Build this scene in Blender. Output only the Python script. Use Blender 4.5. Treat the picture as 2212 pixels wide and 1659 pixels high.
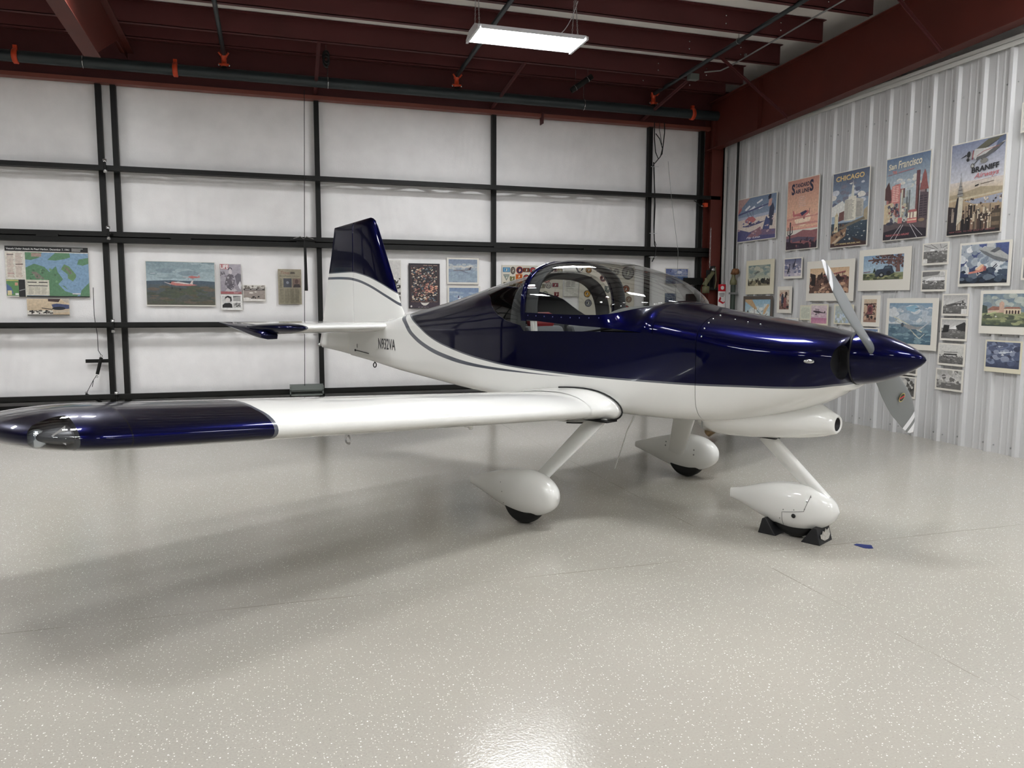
import bpy, bmesh, math, random
import numpy as np
from collections import Counter
from mathutils import Vector, Matrix, Euler
from mathutils import noise as mnoise

for _o in list(bpy.data.objects):
    bpy.data.objects.remove(_o)
SC = bpy.context.scene
COL = SC.collection
PI = math.pi

# ------------------------------------------------------------------ camera, world, lights, exposure
cam_d = bpy.data.cameras.new('camera')
cam_d.sensor_width = 36.0
cam_d.lens = 36.0 * 1661.0 / 2212.0
cam_d.clip_end = 200
cam = bpy.data.objects.new('camera', cam_d)
COL.objects.link(cam)
_rt = Vector((0.95521996, -0.2958742, 0.00364524))
_up = Vector((0.0273633, 0.1005946, 0.99455114))
_fw = Vector((0.29462872, 0.94991536, -0.10418607))
_m = Matrix.Identity(4)
for _i in range(3):
    _m[_i][0] = _rt[_i]; _m[_i][1] = _up[_i]; _m[_i][2] = -_fw[_i]
_m[2][3] = 1.45
cam.matrix_world = _m
SC.camera = cam

world = bpy.data.worlds.new('world')
SC.world = world
world.use_nodes = True
world.node_tree.nodes['Background'].inputs[0].default_value = (0.5, 0.55, 0.6, 1)
world.node_tree.nodes['Background'].inputs[1].default_value = 0.02

SC.view_settings.view_transform = 'Standard'
SC.view_settings.look = 'None'
SC.view_settings.gamma = 1.0
SC.view_settings.use_curve_mapping = False
SC.view_settings.exposure = 0.0
LAMP_STRENGTH = 61.0
# ceiling fixtures: (x, y, z) of the luminous panel's centre; each is a modelled LED fixture further down
LAMPS = [(2.63, 8.0, 4.2), (-1.75, 7.35, 4.25)]
for _y in (3.9, -0.2, -4.3):
    for _x in (2.63, -1.75, 5.75):  # column nearest the right wall is added out of view to soften shadows
        LAMPS.append((_x, _y, 4.42+0.04*(4.9-_y)))
for _y in (7.6, 3.9, -0.2, -4.3):
    LAMPS.append((-6.1, _y, 4.3+0.04*(7.6-_y)))
SC.cycles.max_bounces = 10
SC.cycles.diffuse_bounces = 5
SC.cycles.transparent_max_bounces = 12
SC.cycles.use_denoising = True
SC.cycles.sample_clamp_indirect = 8.0

# ------------------------------------------------------------------ helpers
def s2l(c):
    return tuple((x/12.92 if x <= 0.04045 else ((x+0.055)/1.055)**2.4) for x in c)
def rgb(r, g, b):
    return s2l((r/255, g/255, b/255))

MATS = {}
def mat(name, col=(0.5, 0.5, 0.5), rough=0.5, metal=0.0, spec=0.5, coat=0.0, coat_r=0.05, noise=0.0, nscale=8.0,
        bump=0.0, bscale=40.0, emit=None, trans=0.0, ior=1.45, alpha=1.0):
    if name in MATS:
        return MATS[name]
    m = bpy.data.materials.new(name)
    m.use_nodes = True
    nt = m.node_tree
    b = nt.nodes['Principled BSDF']
    b.inputs['Base Color'].default_value = (*col, 1)
    b.inputs['Roughness'].default_value = rough
    b.inputs['Metallic'].default_value = metal
    b.inputs['Specular IOR Level'].default_value = spec
    b.inputs['Coat Weight'].default_value = coat
    b.inputs['Coat Roughness'].default_value = coat_r
    b.inputs['Transmission Weight'].default_value = trans
    b.inputs['IOR'].default_value = ior
    b.inputs['Alpha'].default_value = alpha
    if emit:
        b.inputs['Emission Color'].default_value = (*emit[0], 1)
        b.inputs['Emission Strength'].default_value = emit[1]
    if noise or bump:
        tc = nt.nodes.new('ShaderNodeTexCoord')
    if noise:
        n = nt.nodes.new('ShaderNodeTexNoise'); n.inputs['Scale'].default_value = nscale; n.inputs['Detail'].default_value = 6
        nt.links.new(tc.outputs['Object'], n.inputs['Vector'])
        mr = nt.nodes.new('ShaderNodeMapRange')
        mr.inputs[1].default_value = 0.3; mr.inputs[2].default_value = 0.7
        mr.inputs[3].default_value = 1 - noise; mr.inputs[4].default_value = 1 + noise
        nt.links.new(n.outputs['Fac'], mr.inputs[0])
        hs = nt.nodes.new('ShaderNodeHueSaturation'); hs.inputs['Color'].default_value = (*col, 1)
        nt.links.new(mr.outputs[0], hs.inputs['Value'])
        nt.links.new(hs.outputs[0], b.inputs['Base Color'])
    if bump:
        n2 = nt.nodes.new('ShaderNodeTexNoise'); n2.inputs['Scale'].default_value = bscale; n2.inputs['Detail'].default_value = 4
        nt.links.new(tc.outputs['Object'], n2.inputs['Vector'])
        bp = nt.nodes.new('ShaderNodeBump'); bp.inputs['Strength'].default_value = bump; bp.inputs['Distance'].default_value = 0.01
        nt.links.new(n2.outputs['Fac'], bp.inputs['Height'])
        nt.links.new(bp.outputs[0], b.inputs['Normal'])
    MATS[name] = m
    return m

class MB:
    """collects shapes into ONE mesh"""
    def __init__(s):
        s.v = []; s.f = []; s.m = []; s.sm = []
    def add(s, vs, fs, mi=0, smooth=False):
        o = len(s.v)
        s.v += [tuple(p) for p in vs]
        for f in fs:
            s.f.append(tuple(i+o for i in f)); s.m.append(mi); s.sm.append(smooth)
        return s
    def box(s, c0, c1, mi=0):
        x0, y0, z0 = c0; x1, y1, z1 = c1
        v = [(x0,y0,z0),(x1,y0,z0),(x1,y1,z0),(x0,y1,z0),(x0,y0,z1),(x1,y0,z1),(x1,y1,z1),(x0,y1,z1)]
        f = [(0,3,2,1),(4,5,6,7),(0,1,5,4),(1,2,6,5),(2,3,7,6),(3,0,4,7)]
        return s.add(v, f, mi)
    def tube(s, pts, r, n=12, mi=0, smooth=True, caps=True, closed=False):
        pts = [Vector(p) for p in pts]
        N = len(pts); vs = []
        rs = r if isinstance(r, (list, tuple)) else [r]*N
        up = None
        for i, p in enumerate(pts):
            a = pts[(i-1) % N] if (i > 0 or closed) else p
            b = pts[(i+1) % N] if (i < N-1 or closed) else p
            d = (b-a).normalized()
            if up is None:
                up = Vector((0,0,1)) if abs(d.z) < 0.9 else Vector((1,0,0))
            sd = d.cross(up)
            if sd.length < 1e-6: sd = d.cross(Vector((0,1,0)))
            sd.normalize(); u2 = sd.cross(d).normalized(); up = u2
            for k in range(n):
                t = 2*PI*k/n
                vs.append(p + (sd*math.cos(t)+u2*math.sin(t))*rs[i])
        fs = []
        M = N if closed else N-1
        for i in range(M):
            for k in range(n):
                a = i*n+k; b = i*n+(k+1) % n; j = (i+1) % N
                fs.append((a, b, j*n+(k+1) % n, j*n+k))
        s.add(vs, fs, mi, smooth)
        if caps and not closed:
            s.add(vs[:n], [tuple(range(n))[::-1]], mi)
            s.add(vs[-n:], [tuple(range(n))], mi)
        return s
    def bar(s, a, b, w, h, mi=0, up=(0,0,1)):
        a = Vector(a); b = Vector(b); d = (b-a).normalized(); up = Vector(up)
        sd = d.cross(up)
        if sd.length < 1e-5: sd = d.cross(Vector((1,0,0)))
        sd.normalize(); u2 = sd.cross(d)
        vs = []
        for p in (a, b):
            for (i, j) in ((-1,-1),(1,-1),(1,1),(-1,1)):
                vs.append(p + sd*i*w/2 + u2*j*h/2)
        return s.add(vs, [(0,1,2,3),(7,6,5,4),(0,4,5,1),(1,5,6,2),(2,6,7,3),(3,7,4,0)], mi)
    def lathe(s, prof, c, axis=(0,0,1), n=24, mi=0, smooth=True, cap=True):
        """prof: (radius, offset along axis)"""
        ax = Vector(axis).normalized(); c = Vector(c)
        t = Vector((0,0,1)) if abs(ax.z) < 0.9 else Vector((1,0,0))
        a = ax.cross(t).normalized(); b = ax.cross(a)
        vs = []
        for (r, h) in prof:
            for k in range(n):
                th = 2*PI*k/n
                vs.append(c + ax*h + (a*math.cos(th)+b*math.sin(th))*r)
        fs = []
        for i in range(len(prof)-1):
            for k in range(n):
                fs.append((i*n+k, i*n+(k+1) % n, (i+1)*n+(k+1) % n, (i+1)*n+k))
        s.add(vs, fs, mi, smooth)
        if cap:
            if prof[0][0] > 1e-5: s.add(vs[:n], [tuple(range(n))[::-1]], mi)
            if prof[-1][0] > 1e-5: s.add(vs[-n:], [tuple(range(n))], mi)
        return s
    def ell(s, c, r, mi=0, n=16, m=10):
        vs = []
        for i in range(m+1):
            ph = -PI/2 + PI*i/m
            for k in range(n):
                th = 2*PI*k/n
                vs.append((c[0]+r[0]*math.cos(ph)*math.cos(th), c[1]+r[1]*math.cos(ph)*math.sin(th), c[2]+r[2]*math.sin(ph)))
        fs = [(i*n+k, i*n+(k+1) % n, (i+1)*n+(k+1) % n, (i+1)*n+k) for i in range(m) for k in range(n)]
        return s.add(vs, fs, mi, True)
    def prism(s, poly, y0, y1, mi=0, axis='y'):
        """poly of (a, b); extruded along axis from y0 to y1; x-z plane for axis y, y-z for x, x-y for z"""
        def P(p, t):
            return {'y': (p[0], t, p[1]), 'x': (t, p[0], p[1]), 'z': (p[0], p[1], t)}[axis]
        n = len(poly)
        vs = [P(p, y0) for p in poly] + [P(p, y1) for p in poly]
        fs = [tuple(range(n)), tuple(range(2*n-1, n-1, -1))] + [(i, i+n, (i+1) % n+n, (i+1) % n) for i in range(n)]
        return s.add(vs, fs, mi)
    def grid(s, rows, mi=0, smooth=True, closed=False):
        """rows: list of equal-length point lists"""
        n = len(rows[0]); vs = [p for r in rows for p in r]
        fs = []
        for i in range(len(rows)-1):
            for k in range(n if closed else n-1):
                k2 = (k+1) % n
                fs.append((i*n+k, i*n+k2, (i+1)*n+k2, (i+1)*n+k))
        return s.add(vs, fs, mi, smooth)
    def build(s, name, mats, parent=None, loc=None, recalc=True, bevel=0.0, merge=False):
        me = bpy.data.meshes.new(name)
        me.from_pydata(s.v, [], s.f)
        if not isinstance(mats, (list, tuple)): mats = [mats]
        for m in mats: me.materials.append(m)
        me.polygons.foreach_set('material_index', s.m)
        me.polygons.foreach_set('use_smooth', s.sm)
        if recalc or merge:
            bm = bmesh.new(); bm.from_mesh(me)
            if merge: bmesh.ops.remove_doubles(bm, verts=bm.verts, dist=1e-5)
            if recalc: bmesh.ops.recalc_face_normals(bm, faces=bm.faces)
            bm.to_mesh(me); bm.free()
        me.update()
        o = bpy.data.objects.new(name, me)
        COL.objects.link(o)
        if parent: o.parent = parent
        if loc: o.location = loc
        if bevel:
            md = o.modifiers.new('bevel', 'BEVEL'); md.width = bevel; md.segments = 2; md.limit_method = 'ANGLE'; md.angle_limit = 0.6
        return o

def empty(name, loc=(0,0,0), rz=0.0):
    o = bpy.data.objects.new(name, None)
    o.empty_display_size = 0.1
    COL.objects.link(o); o.location = loc; o.rotation_euler = (0, 0, rz)
    return o
def tag(o, label=None, cat=None, group=None, kind=None):
    if label: o['label'] = label
    if cat: o['category'] = cat
    if group: o['group'] = group
    if kind: o['kind'] = kind
    return o
def copy_tree(o, parent=None):
    c = o.copy(); COL.objects.link(c)
    if parent: c.parent = parent
    for ch in list(o.children):
        copy_tree(ch, c)
    return c
def pchip(xs, ys):
    xs = np.array(xs, float); ys = np.array(ys, float)
    h = np.diff(xs); d = np.diff(ys)/h
    m = np.zeros(len(xs))
    m[0] = d[0]; m[-1] = d[-1]
    for i in range(1, len(xs)-1):
        if d[i-1]*d[i] > 0:
            w1 = 2*h[i]+h[i-1]; w2 = h[i]+2*h[i-1]
            m[i] = (w1+w2)/(w1/d[i-1]+w2/d[i])
    def f(x):
        x = min(max(x, xs[0]), xs[-1])
        i = min(max(int(np.searchsorted(xs, x))-1, 0), len(xs)-2)
        t = (x-xs[i])/h[i]
        return float((1+2*t)*(1-t)**2*ys[i] + t*(1-t)**2*h[i]*m[i] + t*t*(3-2*t)*ys[i+1] + t*t*(t-1)*h[i]*m[i+1])
    return f
def clip_mesh(vs, fs, fv):
    """split a mesh along fv = 0; returns (verts, faces_pos, faces_neg)"""
    vs = [tuple(v) for v in vs]; fv = list(fv); cache = {}
    pos, neg = [], []
    def cut(a, b):
        k = (min(a, b), max(a, b))
        if k not in cache:
            t = fv[a]/(fv[a]-fv[b])
            cache[k] = len(vs)
            vs.append(tuple(vs[a][i]+(vs[b][i]-vs[a][i])*t for i in range(3))); fv.append(0.0)
        return cache[k]
    for f in fs:
        sg = [fv[i] >= 0 for i in f]
        if all(sg): pos.append(tuple(f)); continue
        if not any(sg): neg.append(tuple(f)); continue
        P, N = [], []
        n = len(f)
        for i in range(n):
            a, b = f[i], f[(i+1) % n]
            (P if sg[i] else N).append(a)
            if sg[i] != sg[(i+1) % n]:
                c = cut(a, b); P.append(c); N.append(c)
        if len(P) > 2: pos.append(tuple(P))
        if len(N) > 2: neg.append(tuple(N))
    return vs, pos, neg
def compact(vs, fs):
    used = sorted({i for f in fs for i in f}); mp = {u: i for i, u in enumerate(used)}
    return [vs[i] for i in used], [tuple(mp[i] for i in f) for f in fs]

def text_geo(txt, bold=0.0, shear=0.0):
    cu = bpy.data.curves.new('t', 'FONT'); cu.body = txt; cu.offset = bold; cu.shear = shear; cu.resolution_u = 3
    ob = bpy.data.objects.new('t', cu); COL.objects.link(ob)
    bpy.context.view_layer.update()
    me = ob.evaluated_get(bpy.context.evaluated_depsgraph_get()).to_mesh()
    vs = [(v.co.x, v.co.y) for v in me.vertices]; fs = [tuple(p.vertices) for p in me.polygons]
    ob.to_mesh_clear(); bpy.data.objects.remove(ob); bpy.data.curves.remove(cu)
    x0 = min(v[0] for v in vs); x1 = max(v[0] for v in vs); y0 = min(v[1] for v in vs); y1 = max(v[1] for v in vs)
    return [((x-x0)/(x1-x0), (y-y0)/(y1-y0)) for x, y in vs], fs
# ------------------------------------------------------------------ room materials
def floor_material():
    m = bpy.data.materials.new('epoxy_floor'); m.use_nodes = True
    nt = m.node_tree; N = nt.nodes; L = nt.links; b = N['Principled BSDF']
    tc = N.new('ShaderNodeTexCoord')
    def noise(sc, det=4, rough=0.5):
        n = N.new('ShaderNodeTexNoise'); n.inputs['Scale'].default_value = sc; n.inputs['Detail'].default_value = det
        n.inputs['Roughness'].default_value = rough
        L.new(tc.outputs['Object'], n.inputs['Vector']); return n
    def mrange(inp, a, b_, c, d):
        r = N.new('ShaderNodeMapRange'); r.inputs[1].default_value = a; r.inputs[2].default_value = b_
        r.inputs[3].default_value = c; r.inputs[4].default_value = d; L.new(inp, r.inputs[0]); return r.outputs[0]
    def mix(fac, c1, c2):
        x = N.new('ShaderNodeMix'); x.data_type = 'RGBA'
        if isinstance(fac, float): x.inputs[0].default_value = fac
        else: L.new(fac, x.inputs[0])
        for i, c in ((6, c1), (7, c2)):
            if isinstance(c, tuple): x.inputs[i].default_value = (*c, 1)
            else: L.new(c, x.inputs[i])
        return x.outputs[2]
    big = mrange(noise(0.7).outputs['Fac'], 0.35, 0.65, 0, 1)
    base = mix(big, rgb(166,161,152), rgb(159,155,148))
    fine = mrange(noise(120, 2).outputs['Fac'], 0.3, 0.7, 0, 1)
    base = mix(fine, base, rgb(170,166,157))
    # pale flakes broadcast in the epoxy, two sizes
    for sc, th, colr, keep in ((95, 0.13, rgb(240,238,232), 0.45), (55, 0.10, rgb(255,254,250), 0.30), (140, 0.13, rgb(120,116,108), 0.10)):
        v = N.new('ShaderNodeTexVoronoi'); v.inputs['Scale'].default_value = sc; L.new(tc.outputs['Object'], v.inputs['Vector'])
        m1 = mrange(v.outputs['Distance'], th, th*1.8, 1, 0)
        sp = N.new('ShaderNodeSeparateColor'); L.new(v.outputs['Color'], sp.inputs[0])
        k = N.new('ShaderNodeMath'); k.operation = 'LESS_THAN'; L.new(sp.outputs[0], k.inputs[0]); k.inputs[1].default_value = keep
        mm = N.new('ShaderNodeMath'); mm.operation = 'MULTIPLY'; L.new(m1, mm.inputs[0]); L.new(k.outputs[0], mm.inputs[1])
        base = mix(mm.outputs[0], base, colr)
    # slab joints under the coating: y = 3.76 and x = 2.6, broken hairlines
    sx = N.new('ShaderNodeSeparateXYZ'); L.new(tc.outputs['Object'], sx.inputs[0])
    wob = mrange(noise(3.0).outputs['Fac'], 0, 1, -0.012, 0.012)
    brk = mrange(noise(1.7).outputs['Fac'], 0.45, 0.55, 0.15, 0.8)
    for ax, val in ((1, 3.76), (0, 2.6)):
        a = N.new('ShaderNodeMath'); a.operation = 'SUBTRACT'; L.new(sx.outputs[ax], a.inputs[0]); a.inputs[1].default_value = val
        a2 = N.new('ShaderNodeMath'); a2.operation = 'ADD'; L.new(a.outputs[0], a2.inputs[0]); L.new(wob, a2.inputs[1])
        a3 = N.new('ShaderNodeMath'); a3.operation = 'ABSOLUTE'; L.new(a2.outputs[0], a3.inputs[0])
        k = mrange(a3.outputs[0], 0.0015, 0.004, 1, 0)
        mm = N.new('ShaderNodeMath'); mm.operation = 'MULTIPLY'; L.new(k, mm.inputs[0]); L.new(brk, mm.inputs[1])
        base = mix(mm.outputs[0], base, rgb(120,115,105))
    L.new(base, b.inputs['Base Color'])
    rr = mrange(noise(1.3, 5).outputs['Fac'], 0.3, 0.7, 0.09, 0.14)
    L.new(rr, b.inputs['Roughness'])
    b.inputs['Specular IOR Level'].default_value = 0.22
    bp = N.new('ShaderNodeBump'); bp.inputs['Strength'].default_value = 0.05; bp.inputs['Distance'].default_value = 0.004
    L.new(noise(260, 3).outputs['Fac'], bp.inputs['Height'])
    vf = N.new('ShaderNodeTexVoronoi'); vf.inputs['Scale'].default_value = 110; L.new(tc.outputs['Object'], vf.inputs['Vector'])
    bp3 = N.new('ShaderNodeBump'); bp3.inputs['Strength'].default_value = 0.22; bp3.inputs['Distance'].default_value = 0.0012
    L.new(vf.outputs['Distance'], bp3.inputs['Height']); L.new(bp3.outputs[0], bp.inputs['Normal'])
    bp2 = N.new('ShaderNodeBump'); bp2.inputs['Strength'].default_value = 0.035; bp2.inputs['Distance'].default_value = 0.004
    L.new(noise(22, 3).outputs['Fac'], bp2.inputs['Height']); L.new(bp.outputs[0], bp2.inputs['Normal'])
    L.new(bp2.outputs[0], b.inputs['Normal'])
    return m
M_FLOOR = floor_material()
M_INS = mat('insulation_vinyl', rgb(243,241,240), 0.42, noise=0.05, nscale=3, bump=0.25, bscale=90)
M_INSROOF = mat('roof_insulation_vinyl', rgb(238,234,228), 0.6, noise=0.05, nscale=2)
M_BLACK = mat('black_steel', rgb(20,20,18), 0.55, spec=0.35, noise=0.15, nscale=5)
M_RED = mat('red_oxide_steel', rgb(80,34,34), 0.55, noise=0.12, nscale=2)
M_REDBEAM = mat('red_brown_steel', rgb(88,36,27), 0.55, noise=0.12, nscale=2)
M_WALL = mat('white_ribbed_metal', rgb(198,198,198), 0.3, metal=0.0, noise=0.03, nscale=1.5)
M_TRIM = mat('white_metal_trim', rgb(205,205,200), 0.4)
M_SCREW = mat('wall_screw', rgb(158,158,158), 0.45)
M_PIPE = mat('black_pipe', rgb(44,52,54), 0.38, noise=0.15, nscale=3)
M_ORANGE = mat('orange_coupling', rgb(205,72,38), 0.45)
M_CHROME = mat('bright_steel', rgb(200,200,200), 0.2, metal=1.0)
M_GALV = mat('galvanised_steel', rgb(150,152,150), 0.35, metal=0.7)
M_CABLE = mat('black_cable', rgb(20,20,20), 0.5)
M_GREY = mat('grey_sheet_steel', rgb(120,126,122), 0.45, metal=0.3)

# ------------------------------------------------------------------ room shell
X0, X1, Y0, Y1 = -12.0, 7.1, -7.0, 11.35
def roof_z(y):  # underside of the roof purlins
    return 4.53 + 0.04*(11.0-y)
o = MB().box((X0, Y0, -0.12), (X1, Y1, 0.0)).build('floor', M_FLOOR); tag(o, kind='structure')
o = MB().prism([(Y0, roof_z(Y0)+0.24), (Y1, roof_z(Y1)+0.24), (Y1, roof_z(Y1)+0.32), (Y0, roof_z(Y0)+0.32)], X0, X1, axis='x').build('ceiling', M_INSROOF)
tag(o, kind='structure')
o = MB().box((X0-0.1, Y0, 0), (X0, Y1, 6)).build('wall_left', M_WALL); tag(o, kind='structure')
o = MB().box((X0, Y0-0.1, 0), (X1, Y0, 6)).build('wall_front', M_WALL); tag(o, kind='structure')
o = MB().box((X0, Y1, 0), (X1, Y1+0.1, 6)).build('wall_back', M_INS); tag(o, kind='structure')

# ribbed liner panel wall on the right: wall face at x = 6.78, ribs stand 32 mm into the room
def ribbed_wall():
    m = MB()
    pts = []; y = 10.66
    P = 0.305
    while y > Y0+P:
        # from far to near: flat, two small stiffening beads, major rib
        prof = [(0.0, 0), (0.072, 0), (0.080, 0.005), (0.092, 0.005), (0.100, 0), (0.150, 0), (0.158, 0.005), (0.170, 0.005), (0.178, 0),
                (0.225, 0), (0.243, 0.032), (0.278, 0.032), (0.296, 0)]
        for d, h in prof:
            pts.append((6.78-h, y-d))
        y -= P
    rows = [[(x, yy, z) for (x, yy) in pts] for z in (0.0, 1.3, 2.6, 3.93)]
    m.grid(rows, 0, smooth=False)
    w = m.build('wall_right', M_WALL, recalc=False)
    tag(w, kind='structure')
    s = MB()
    y = 10.66; k = 0
    rnd = random.Random(3)
    while y > 2:
        for z in (0.08, 1.16, 2.32, 3.55):
            if y-0.2 > 2:
                s.lathe([(0.0085, 0), (0.0085, 0.004), (0.005, 0.009), (0, 0.009)], (6.78, y-0.205, z+rnd.uniform(-.01, .01)), (-1,0,0), n=8)
                if k % 2 == 0:
                    s.lathe([(0.0085, 0), (0.0085, 0.004), (0.005, 0.009), (0, 0.009)], (6.78, y-0.02, z), (-1,0,0), n=8)
        y -= P; k += 1
    sc = s.build('panel_screw', M_SCREW, parent=w)
    sc['kind'] = 'stuff'
    return w
WR = ribbed_wall()
# J-trim along the top and the far end of the liner wall
t = MB(); t.box((6.735, Y0, 3.925), (6.86, 10.70, 3.97)); t.box((6.735, Y0, 3.88), (6.742, 10.70, 3.93))
tag(t.build('trim_1', M_TRIM), kind='structure')
t = MB(); t.box((6.735, 10.66, 0), (6.79, 10.70, 3.93)); t.box((6.735, 10.60, 0), (6.742, 10.70, 3.93))
tag(t.build('trim_2', M_TRIM), kind='structure')
# outer insulated wall seen above the liner
tag(MB().box((7.0, Y0, 3.3), (7.1, Y1, 6)).build('wall_upper_right', M_INS), kind='structure')

# ------------------------------------------------------------------ roof steel
def zee(x0, x1, y, label, group):
    z = roof_z(y)
    m = MB()
    m.box((x0, y-0.004, z), (x1, y+0.004, z+0.235))
    m.box((x0, y-0.004, z), (x1, y+0.065, z+0.006)); m.box((x0, y+0.059, z), (x1, y+0.065, z+0.022))
    m.box((x0, y-0.065, z+0.229), (x1, y+0.004, z+0.235))
    for xx in (5.9, 5.15):
        for dz in (0.07, 0.16):
            m.lathe([(0.010, 0), (0.010, 0.006), (0, 0.008)], (xx, y-0.004, z+dz), (0,-1,0), n=8, mi=1)
    o = m.build('roof_purlin', [M_RED, M_CHROME])
    tag(o, label, 'purlin', group, 'structure')
    return o
py = 10.33
names = []
ys = [10.33, 9.88, 9.05, 8.22, 7.39, 6.56, 5.73, 4.90, 4.07, 3.24, 2.41, 1.58, 0.75, -0.9, -2.5, -4.2]
for i, y in enumerate(ys):
    zee(X0, 6.50, y, 'dark red steel roof purlin running parallel to the hangar door, one of the row overhead', 'roof purlins')

def rafter(x, ya, yb, name, label, end_slope=False):
    m = MB()
    zb = lambda y: (3.79 if end_slope else 3.825)+0.039*(11-y)
    zt = lambda y: 4.53+0.037*(11-y)
    if end_slope:
        poly = [(ya, zb(ya)), (8.8, zb(8.8)), (10.2, 4.46), (yb, 4.46), (yb, zt(yb)), (ya, zt(ya))]
        fl = [(ya, zb(ya)), (8.8, zb(8.8))]
    else:
        poly = [(ya, zb(ya)), (yb, zb(yb)), (yb, zt(yb)), (ya, zt(ya))]
        fl = [(ya, zb(ya)), (yb, zb(yb))]
    m.prism(poly, x-0.004, x+0.004, axis='x')
    for a, b in zip(fl[:-1], fl[1:]):
        m.prism([(a[0], a[1]), (b[0], b[1]), (b[0], b[1]-0.01), (a[0], a[1]-0.01)], x-0.075, x+0.075, axis='x')
    m.prism([(ya, zt(ya)), (yb, zt(yb)), (yb, zt(yb)-0.012), (ya, zt(ya)-0.012)], x-0.075, x+0.075, axis='x')
    for yy in ((9.55,) if not end_slope else (7.4,)):
        m.box((x-0.07, yy-0.006, zb(yy)), (x+0.07, yy+0.006, zt(yy)))
    o = m.build(name, M_REDBEAM); tag(o, label, 'rafter', None, 'structure'); return o
rafter(6.60, Y0, 10.85, 'roof_rafter', 'deep red brown steel rafter above the white ribbed wall')
rafter(-1.64, Y0, 10.9, 'roof_rafter', 'red brown steel rafter crossing the ceiling at the far left', True)
rafter(-9.9, Y0, 10.85, 'roof_rafter', 'red brown steel rafter outside the picture on the left')
# flange braces from purlin down to the rafter
m = MB(); m.bar((5.55, 9.05, roof_z(9.05)+0.05), (6.55, 8.9, 3.90), 0.045, 0.006, up=(0,1,0)); m.bar((5.55, 9.05, roof_z(9.05)+0.05), (6.55, 8.9, 3.90), 0.006, 0.045, up=(0,1,0))
tag(m.build('flange_brace', M_RED), 'thin red angle brace from a purlin down to the far end of the right rafter', 'brace', kind='structure')
m = MB(); m.bar((5.75, 6.56, roof_z(6.56)+0.05), (6.55, 6.45, 4.0), 0.045, 0.006, up=(0,1,0)); m.bar((5.75, 6.56, roof_z(6.56)+0.05), (6.55, 6.45, 4.0), 0.006, 0.045, up=(0,1,0))
tag(m.build('flange_brace', M_RED), 'thin red angle brace meeting the right rafter near the upper right corner', 'brace', kind='structure')
# header beam over the door
m = MB(); m.box((X0, 10.94, 4.19), (X1, 10.99, 4.76)); m.box((X0, 10.86, 4.140), (6.6, 10.99, 4.190), 1); m.box((X0, 10.92, 4.70), (X1, 10.99, 4.76))
m.box((3.80, 10.80, 4.04), (3.815, 10.93, 4.2))
tag(m.build('door_header_beam', [M_RED, mat('header_lip_lit_tone', rgb(122,66,54), 0.5, noise=0.1, nscale=3)]), 'long red brown steel header beam above the hangar door', 'beam', kind='structure')  # lip coloured lighter than the web for the light it catches
# wall corner column
m = MB(); m.box((6.55, 10.72, 0), (6.76, 10.732, 4.3)); m.box((6.55, 10.93, 0), (6.76, 10.942, 4.3)); m.box((6.64, 10.73, 0), (6.652, 10.94, 4.3))
m.box((6.75, 10.70, 0), (6.80, 10.94, 4.1))
tag(m.build('steel_column', M_REDBEAM), 'red brown steel column in the corner between door and ribbed wall', 'column', kind='structure')
# kicker struts from the header to the purlin
for (x0, x1, lab) in ((0.62, 0.62, 'red strut between header and purlin above the middle left door post'),
                      (3.24, 3.06, 'red strut between header and purlin left of the hanging dark tube'),
                      (5.66, 5.42, 'dark red strut between header and purlin by the right sprinkler branch')):
    m = MB(); m.bar((x0, 9.9, roof_z(9.88)+0.01), (x1, 10.9, 4.21), 0.045, 0.01, up=(0,1,0)); m.bar((x0, 9.9, roof_z(9.88)+0.01), (x1, 10.9, 4.21), 0.008, 0.04, up=(0,1,0))
    tag(m.build('header_strut', M_RED), lab, 'strut', kind='structure')

# ------------------------------------------------------------------ the bifold hangar door
door = empty('door_1', (0, 11.0, 0)); tag(door, kind='structure')
def part(m, name, mt, parent=door):
    o = m.build(name, mt, parent=parent); o.location = -Vector(parent.location) if parent.parent is None else (0,0,0)
    return o
def local_build(m, name, mt, root, **k):
    """vertices given in world space; the object is parented to root without rotation"""
    L = root.location
    m.v = [(p[0]-L[0], p[1]-L[1], p[2]-L[2]) for p in m.v]
    return m.build(name, mt, parent=root, **k)
POSTS = [-7.03, -6.86, -4.42, -2.0, -1.83, 0.63, 3.11, 5.605, 6.50]
for x in POSTS:
    local_build(MB().box((x-0.032, 10.93, 0.05), (x+0.032, 11.0, 4.19)), 'door_post', M_BLACK, door)
local_build(MB().box((6.70, 10.9, 0.05), (6.76, 11.0, 4.19)), 'door_post', M_BLACK, door)
def truss(z, name):
    m = MB()
    zf = 1.45+(z-1.45)*10.75/11.0
    m.box((X0, 10.72, zf-0.045), (6.72, 10.775, zf+0.01)); m.box((X0, 10.94, z-0.06), (6.72, 11.0, z))
    x = -11.9; k = 0
    while x < 6.3:
        m.bar((x, 10.75, zf-0.02), (x+0.42, 10.97, z-0.03), 0.03, 0.03); m.bar((x+0.42, 10.97, z-0.03), (x+0.84, 10.75, zf-0.02), 0.03, 0.03)
        x += 0.84
    local_build(m, name, M_BLACK, door)
truss(3.15, 'door_truss'); truss(1.18, 'door_truss'); truss(0.25, 'door_truss')
m = MB()
m.box((X0, 10.86, 2.27), (6.66, 11.0, 2.33)); m.box((X0, 10.84, 2.195), (6.66, 11.0, 2.255)); m.box((X0, 10.93, 2.24), (6.66, 11.0, 2.29))
for x in (-2.62, -1.1, 0.45, 3.2, 4.6, -4.6, -6.0):
    m.box((x-0.12, 10.835, 2.245), (x+0.12, 10.86, 2.285))
local_build(m, 'door_hinge_rail', M_BLACK, door)
local_build(MB().box((X0, 10.9, 0.0), (6.72, 11.02, 0.14)), 'door_bottom_beam', M_BLACK, door)
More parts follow.
